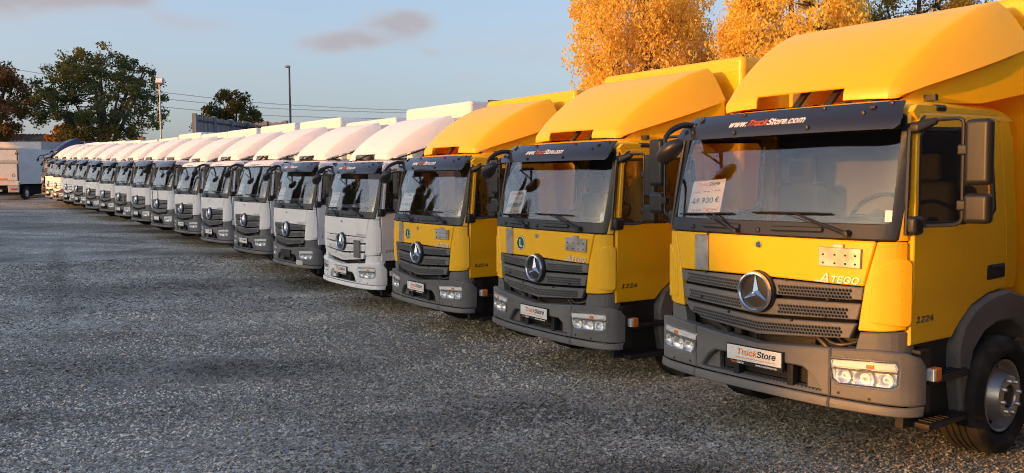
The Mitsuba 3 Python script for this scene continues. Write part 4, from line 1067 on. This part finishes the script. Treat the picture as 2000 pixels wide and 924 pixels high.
# ------------------------------------------------------------------ navy truck and the trucks at the left edge
x, y = -28.6, 53.4
place_truck('navy_truck', dict(body='paint_navy', bumper='paint_bronze', grille='plastic_black', fender='plastic_black', tags={'visor', 'fairing', 'defl'}, lod=0, h=3.3, label='navy blue truck with a tall roof deflector at the far left end of the row'), x, y, float(ground_z(x, y)), -50, group=None, scale=(1.05, 1.05, 1.13))
principled('frame_dark', (.07, .068, .07), rough=.6)
principled('panel_grey', (.36, .36, .38), rough=.5)
principled('stripe_orange', (.75, .16, .03), rough=.5)
principled('box_white', paint_tex((0.60, 0.60, 0.60), (0.38, 0.36, 0.34), .35), rough=0.5)


def parked(key, label, cx, cy_, yaw, parts, cat_='truck'):
    z = float(ground_z(cx, cy_)); tw = T().translate([cx, cy_, z]).rotate([0, 0, 1], yaw)
    for k, m, mat in parts:
        scene[key + '__' + k] = mikit.ply(m, mat, smooth=30, to_world=tw)
    labels[key] = {'label': label, 'category': cat_}


def small_wheel(x, yc, r=.45):
    ty = lathe([(.27, -.10), (.30, .02), (.40, .03), (r, -.02), (r, -.22), (.40, -.27), (.28, -.25)], 28, 'x', (x, yc, r))
    rm = lathe([(.272, -.10), (.26, .0), (.2, -.07), (.15, .02), (.08, .03), (0, .03)], 24, 'x', (x, yc, r)); return ty, rm
ty, rm = small_wheel(1.16, 1.2); ty2, rm2 = mirror(ty), mirror(rm)
a = at_depth(38, 350, 57)
rear_parts = [('box_body', cat([rbox(-1.27, 1.27, 0, 6.5, 1.05, 3.42, .03)]), 'box_white'), ('rear_frame', cat([bx(-1.27, -1.22, -.04, 0, 1.0, 3.42), bx(1.22, 1.27, -.04, 0, 1.0, 3.42), bx(-1.27, 1.27, -.04, 0, 3.36, 3.44)]), 'panel_grey'),
    ('tail_lift', rbox(-1.15, 1.15, -.10, -.01, 1.28, 2.36, .02), 'box_white'), ('upper_door', rbox(-1.15, 1.15, -.05, -.01, 2.60, 3.28, .02), 'box_white'), ('cross_rail', rbox(-1.26, 1.26, -.09, -.01, 2.40, 2.56, .02), 'panel_grey'),
    ('upper_door__seal', cat([bx(-1.19, 1.19, -.03, -.005, 3.29, 3.33), bx(1.16, 1.20, -.03, -.005, 1.25, 3.33)]), 'frame_dark'), ('tail_lift__stripe', bx(-.6, .55, -.112, -.1, 1.33, 1.43), 'stripe_orange'),
    ('tail_lift__round_latch', lathe([(.09, 0), (.11, .01), (.09, .02)], 18, 'y', (.92, -.10, 1.62)), 'frame_dark'), ('upper_door__hinge', rbox(1.05, 1.26, -.09, -.02, 2.98, 3.10, .02), 'frame_dark'),
    ('bumper', cat([rbox(-1.22, 1.22, -.12, .05, .98, 1.20, .02)]), 'box_white'), ('underrun_bar', rbox(-1.15, .15, -.08, .04, .55, .70, .02), 'panel_grey'), ('lamp_bar', rbox(.52, 1.2, -.08, .04, .52, .98, .02), 'panel_grey'), ('tail_lamp', rbox(.72, 1.08, -.12, -.07, .68, .78, .02), 'lamp_red'),
    ('wheel', ty, 'rubber'), ('wheel_001', ty2, 'rubber'), ('wheel__rim', rm, 'steel_rim'), ('wheel_001__rim', rm2, 'steel_rim'), ('chassis', bx(-1.0, 1.0, .2, 6.3, .35, 1.04), 'gap_black')]
parked('delivery_truck', 'rear of a white box truck with orange striped tail lift at the left edge', a[0] - 1.30, 57, 6, rear_parts)
a = at_depth(84, 350, 64)
side_parts = [('box_body', rbox(-7.6, 0, 0, 2.5, 1.10, 3.98, .04), 'box_white'), ('box_body__lower_rail', bx(-7.6, 0, -.012, .02, 1.06, 1.18), 'panel_grey'), ('box_body__corner_post', cat([bx(-.06, .012, -.012, 2.5, 1.1, 3.99)]), 'panel_grey'), ('chassis', bx(-7.5, -.1, .35, 2.2, .32, 1.09), 'gap_black'), ('side_guard', rbox(-7.2, -2.4, .02, .08, .55, .75, .02), 'dark_metal')]
for i, xx in enumerate((-1.25, -5.9)):
    ty_, rm_ = small_wheel(0, 0)
    for m in (ty_, rm_):
        m.apply_transform(trimesh.transformations.rotation_matrix(-math.pi / 2, [0, 0, 1])); m.apply_translation([xx, .14, 0])
    side_parts += [('wheel' + ('_001' if i else ''), ty_, 'rubber'), ('wheel' + ('_001' if i else '') + '__rim', rm_, 'steel_rim')]
parked('box_trailer', 'long plain white box body seen from its side at the far left', a[0], 64, -4, side_parts)
a = at_depth(86, 350, 71)
parked('grey_box_trailer', 'grey fronted box body with a dark frame just behind the navy truck', a[0], 71, 4, [('box_body', rbox(.02, 5.0, .02, 2.4, 1.0, 4.15, .03), 'panel_grey'), ('frame', cat([bx(0, .22, -.03, .05, 1.0, 4.2), bx(0, 5.0, -.03, .05, 4.02, 4.22)]), 'frame_dark'), ('chassis', bx(.4, 4.6, .3, 2, .02, 1.0), 'dark_metal')], 'trailer')

# ------------------------------------------------------------------ buildings behind
principled('brick', mikit.proc(lambda p, n, uv: mix((.24, .12, .08), (.33, .19, .13), cell_rand(p.x * 4 + p.y * 4, 0, p.z * 13))), rough=.85, spec=.2)
principled('tile_brown', mikit.proc(lambda p, n, uv: mix((.10, .065, .05), (.17, .11, .085), cell_rand(p.x * 3, p.y, p.z * 3))), rough=.8, spec=.2)
principled('render_wall', mikit.proc(lambda p, n, uv: mix((.46, .45, .42), (.38, .37, .35), fbm(p.x * .8, p.y * .8, p.z * .8, 4))), rough=.85, spec=.2)
def shed():
    a = at_depth(50, 275, 92); x1 = a[0]; x0 = x1 - 16; y0 = 92
    scene['shed__wall'] = mikit.ply(bx(x0, x1, y0, y0 + 8, .5, a[2]), 'render_wall')
    r0, r1 = a[2], at_depth(50, 262, 92)[2] + .15
    slope = trimesh.convex.convex_hull([[x0 - .3, y0 - .4, r0 - .05], [x1 + .25, y0 - .4, r0 - .05], [x0 - .3, y0 + 4, r1], [x1 + .25, y0 + 4, r1], [x0 - .3, y0 + 8.4, r0 - .05], [x1 + .25, y0 + 8.4, r0 - .05]])
    scene['shed__roof'] = mikit.ply(slope, 'tile_brown')
    ri = [tube([[x, y0 - .42, r0 - .01], [x, y0 + 4, r1 + .03]], .07, 5) for x in np.arange(x0, x1 + .3, .42)]
    n = 0
    for m in ri:
        scene['shed__roof__rib' + ('' if n == 0 else '_%03d' % n)] = mikit.ply(m, 'tile_brown'); n += 1
    labels['shed'] = {'label': 'low building with a brown ribbed roof at the far left', 'category': 'building'}
    a = at_depth(265, 262, 95); z1 = at_depth(265, 281, 95)[2]
    x0, x1 = at_depth(215, 280, 95)[0], at_depth(340, 280, 95)[0]
    scene['house__wall'] = mikit.ply(bx(x0, x1, 95.5, 103, .5, z1 - 1.3), 'render_wall')
    scene['house__roof'] = mikit.ply(trimesh.convex.convex_hull([[x0 - .3, 95.2, z1 - 1.4], [x1 + .3, 95.2, z1 - 1.4], [x0 - .3, 99, z1], [x1 + .3, 99, z1], [x0 - .3, 103.3, z1 - 1.4], [x1 + .3, 103.3, z1 - 1.4]]), 'tile_brown')
    scene['house__chimney'] = mikit.ply(rbox(a[0] - .28, a[0] + .28, 96.3, 96.9, z1 - 1.1, a[2] - .25, .02), 'brick')
    scene['house__chimney__cap'] = mikit.ply(trimesh.convex.convex_hull(np.vstack([rbox(a[0] - .55, a[0] + .55, 96.1, 97.1, a[2] + .12, a[2] + .16, .01).vertices, [[a[0], 96.6, a[2] + .30]]])), 'frame_dark')
    scene['house__chimney__cap_leg'] = mikit.ply(bx(a[0] - .04, a[0] + .04, 96.55, 96.65, a[2] - .27, a[2] + .14), 'frame_dark')
    labels['house'] = {'label': 'house with a capped brick chimney showing over the far white trucks', 'category': 'house'}
shed()

# ------------------------------------------------------------------ the halls across the yard, behind the viewer, that the low sun stands behind
def halls():
    D = 50.0; tanE = math.tan(math.radians(SUN_EL))
    def prow(t):      # a point of the line of truck fronts
        return np.array([2.0, 6.75]) + (np.array([-26.2, 49.4]) - np.array([2.0, 6.75])) * t
    sec = [('depot_hall_001', -.55, .022, .05, 'low white depot hall across the yard, behind the viewer'), ('depot_hall', .022, .30, 2.42, 'long white depot hall across the yard from the yellow trucks'), ('depot_hall_002', .30, .66, 2.60, 'white depot hall across the yard from the middle of the row'), ('depot_hall_003', .66, .955, 2.95, 'white depot hall across the yard from the far trucks')]
    for key, t0, t1, zs, lab in sec:
        a, b_ = prow(t0) + SUN_H * D, prow(t1) + SUN_H * D
        L = np.linalg.norm(b_ - a); d = (b_ - a) / L; n = np.array([-d[1], d[0]])
        if n @ SUN_H < 0:
            n = -n
        H = zs + D * tanE
        ang = math.atan2(d[1], d[0]); dep = 14.0; sgn = 1 if (np.array([-math.sin(ang), math.cos(ang)]) @ n) > 0 else -1
        tw = T().translate([a[0], a[1], 0]).rotate([0, 0, 1], math.degrees(ang))
        y0, y1 = (0, dep) if sgn > 0 else (-dep, 0)
        scene[key + '__wall'] = mikit.ply(bx(0, L - .02, y0, y1, -.3, H - .25), 'render_wall', to_world=tw)
        scene[key + '__roof'] = mikit.ply(bx(-.0, L - .02, y0 - .15, y1 + .15, H - .25, H), 'panel_grey', to_world=tw)
        q = 0
        f = -sgn
        for xx in np.arange(3, L - 4, 6.0):
            yy = (y0 if sgn > 0 else y1)
            scene[key + '__gate' + ('' if q == 0 else '_%03d' % q)] = mikit.ply(bx(xx, xx + 3.6, min(yy, yy + f * .05), max(yy, yy + f * .05), 0.02, 3.8), 'panel_grey', to_world=tw); q += 1
        labels[key] = {'label': lab, 'category': 'building'}
halls()
for i, (x, y, h) in enumerate(((-56, 50, 23), (-63, 55, 26), (-66, 47, 21), (-75, 58, 24))):
    tree('poplar_tree' + ('' if i == 0 else '_%03d' % i), ['tall dark poplar mirrored in the windshields of the white trucks', 'second tall dark poplar left of the yard', 'third dark poplar left of the yard', 'farthest dark poplar left of the yard'][i], (x, y, float(ground_z(x, y))), h, (2.2, 2.2), (2.5, h), 70, 7000, .5, [(.03, .045, .02), (.06, .06, .02), (.04, .05, .02)], 50 + i, 'poplars beside the yard', clump_r=1.1, trunk=.35, narrow=.6, shape=1.2)
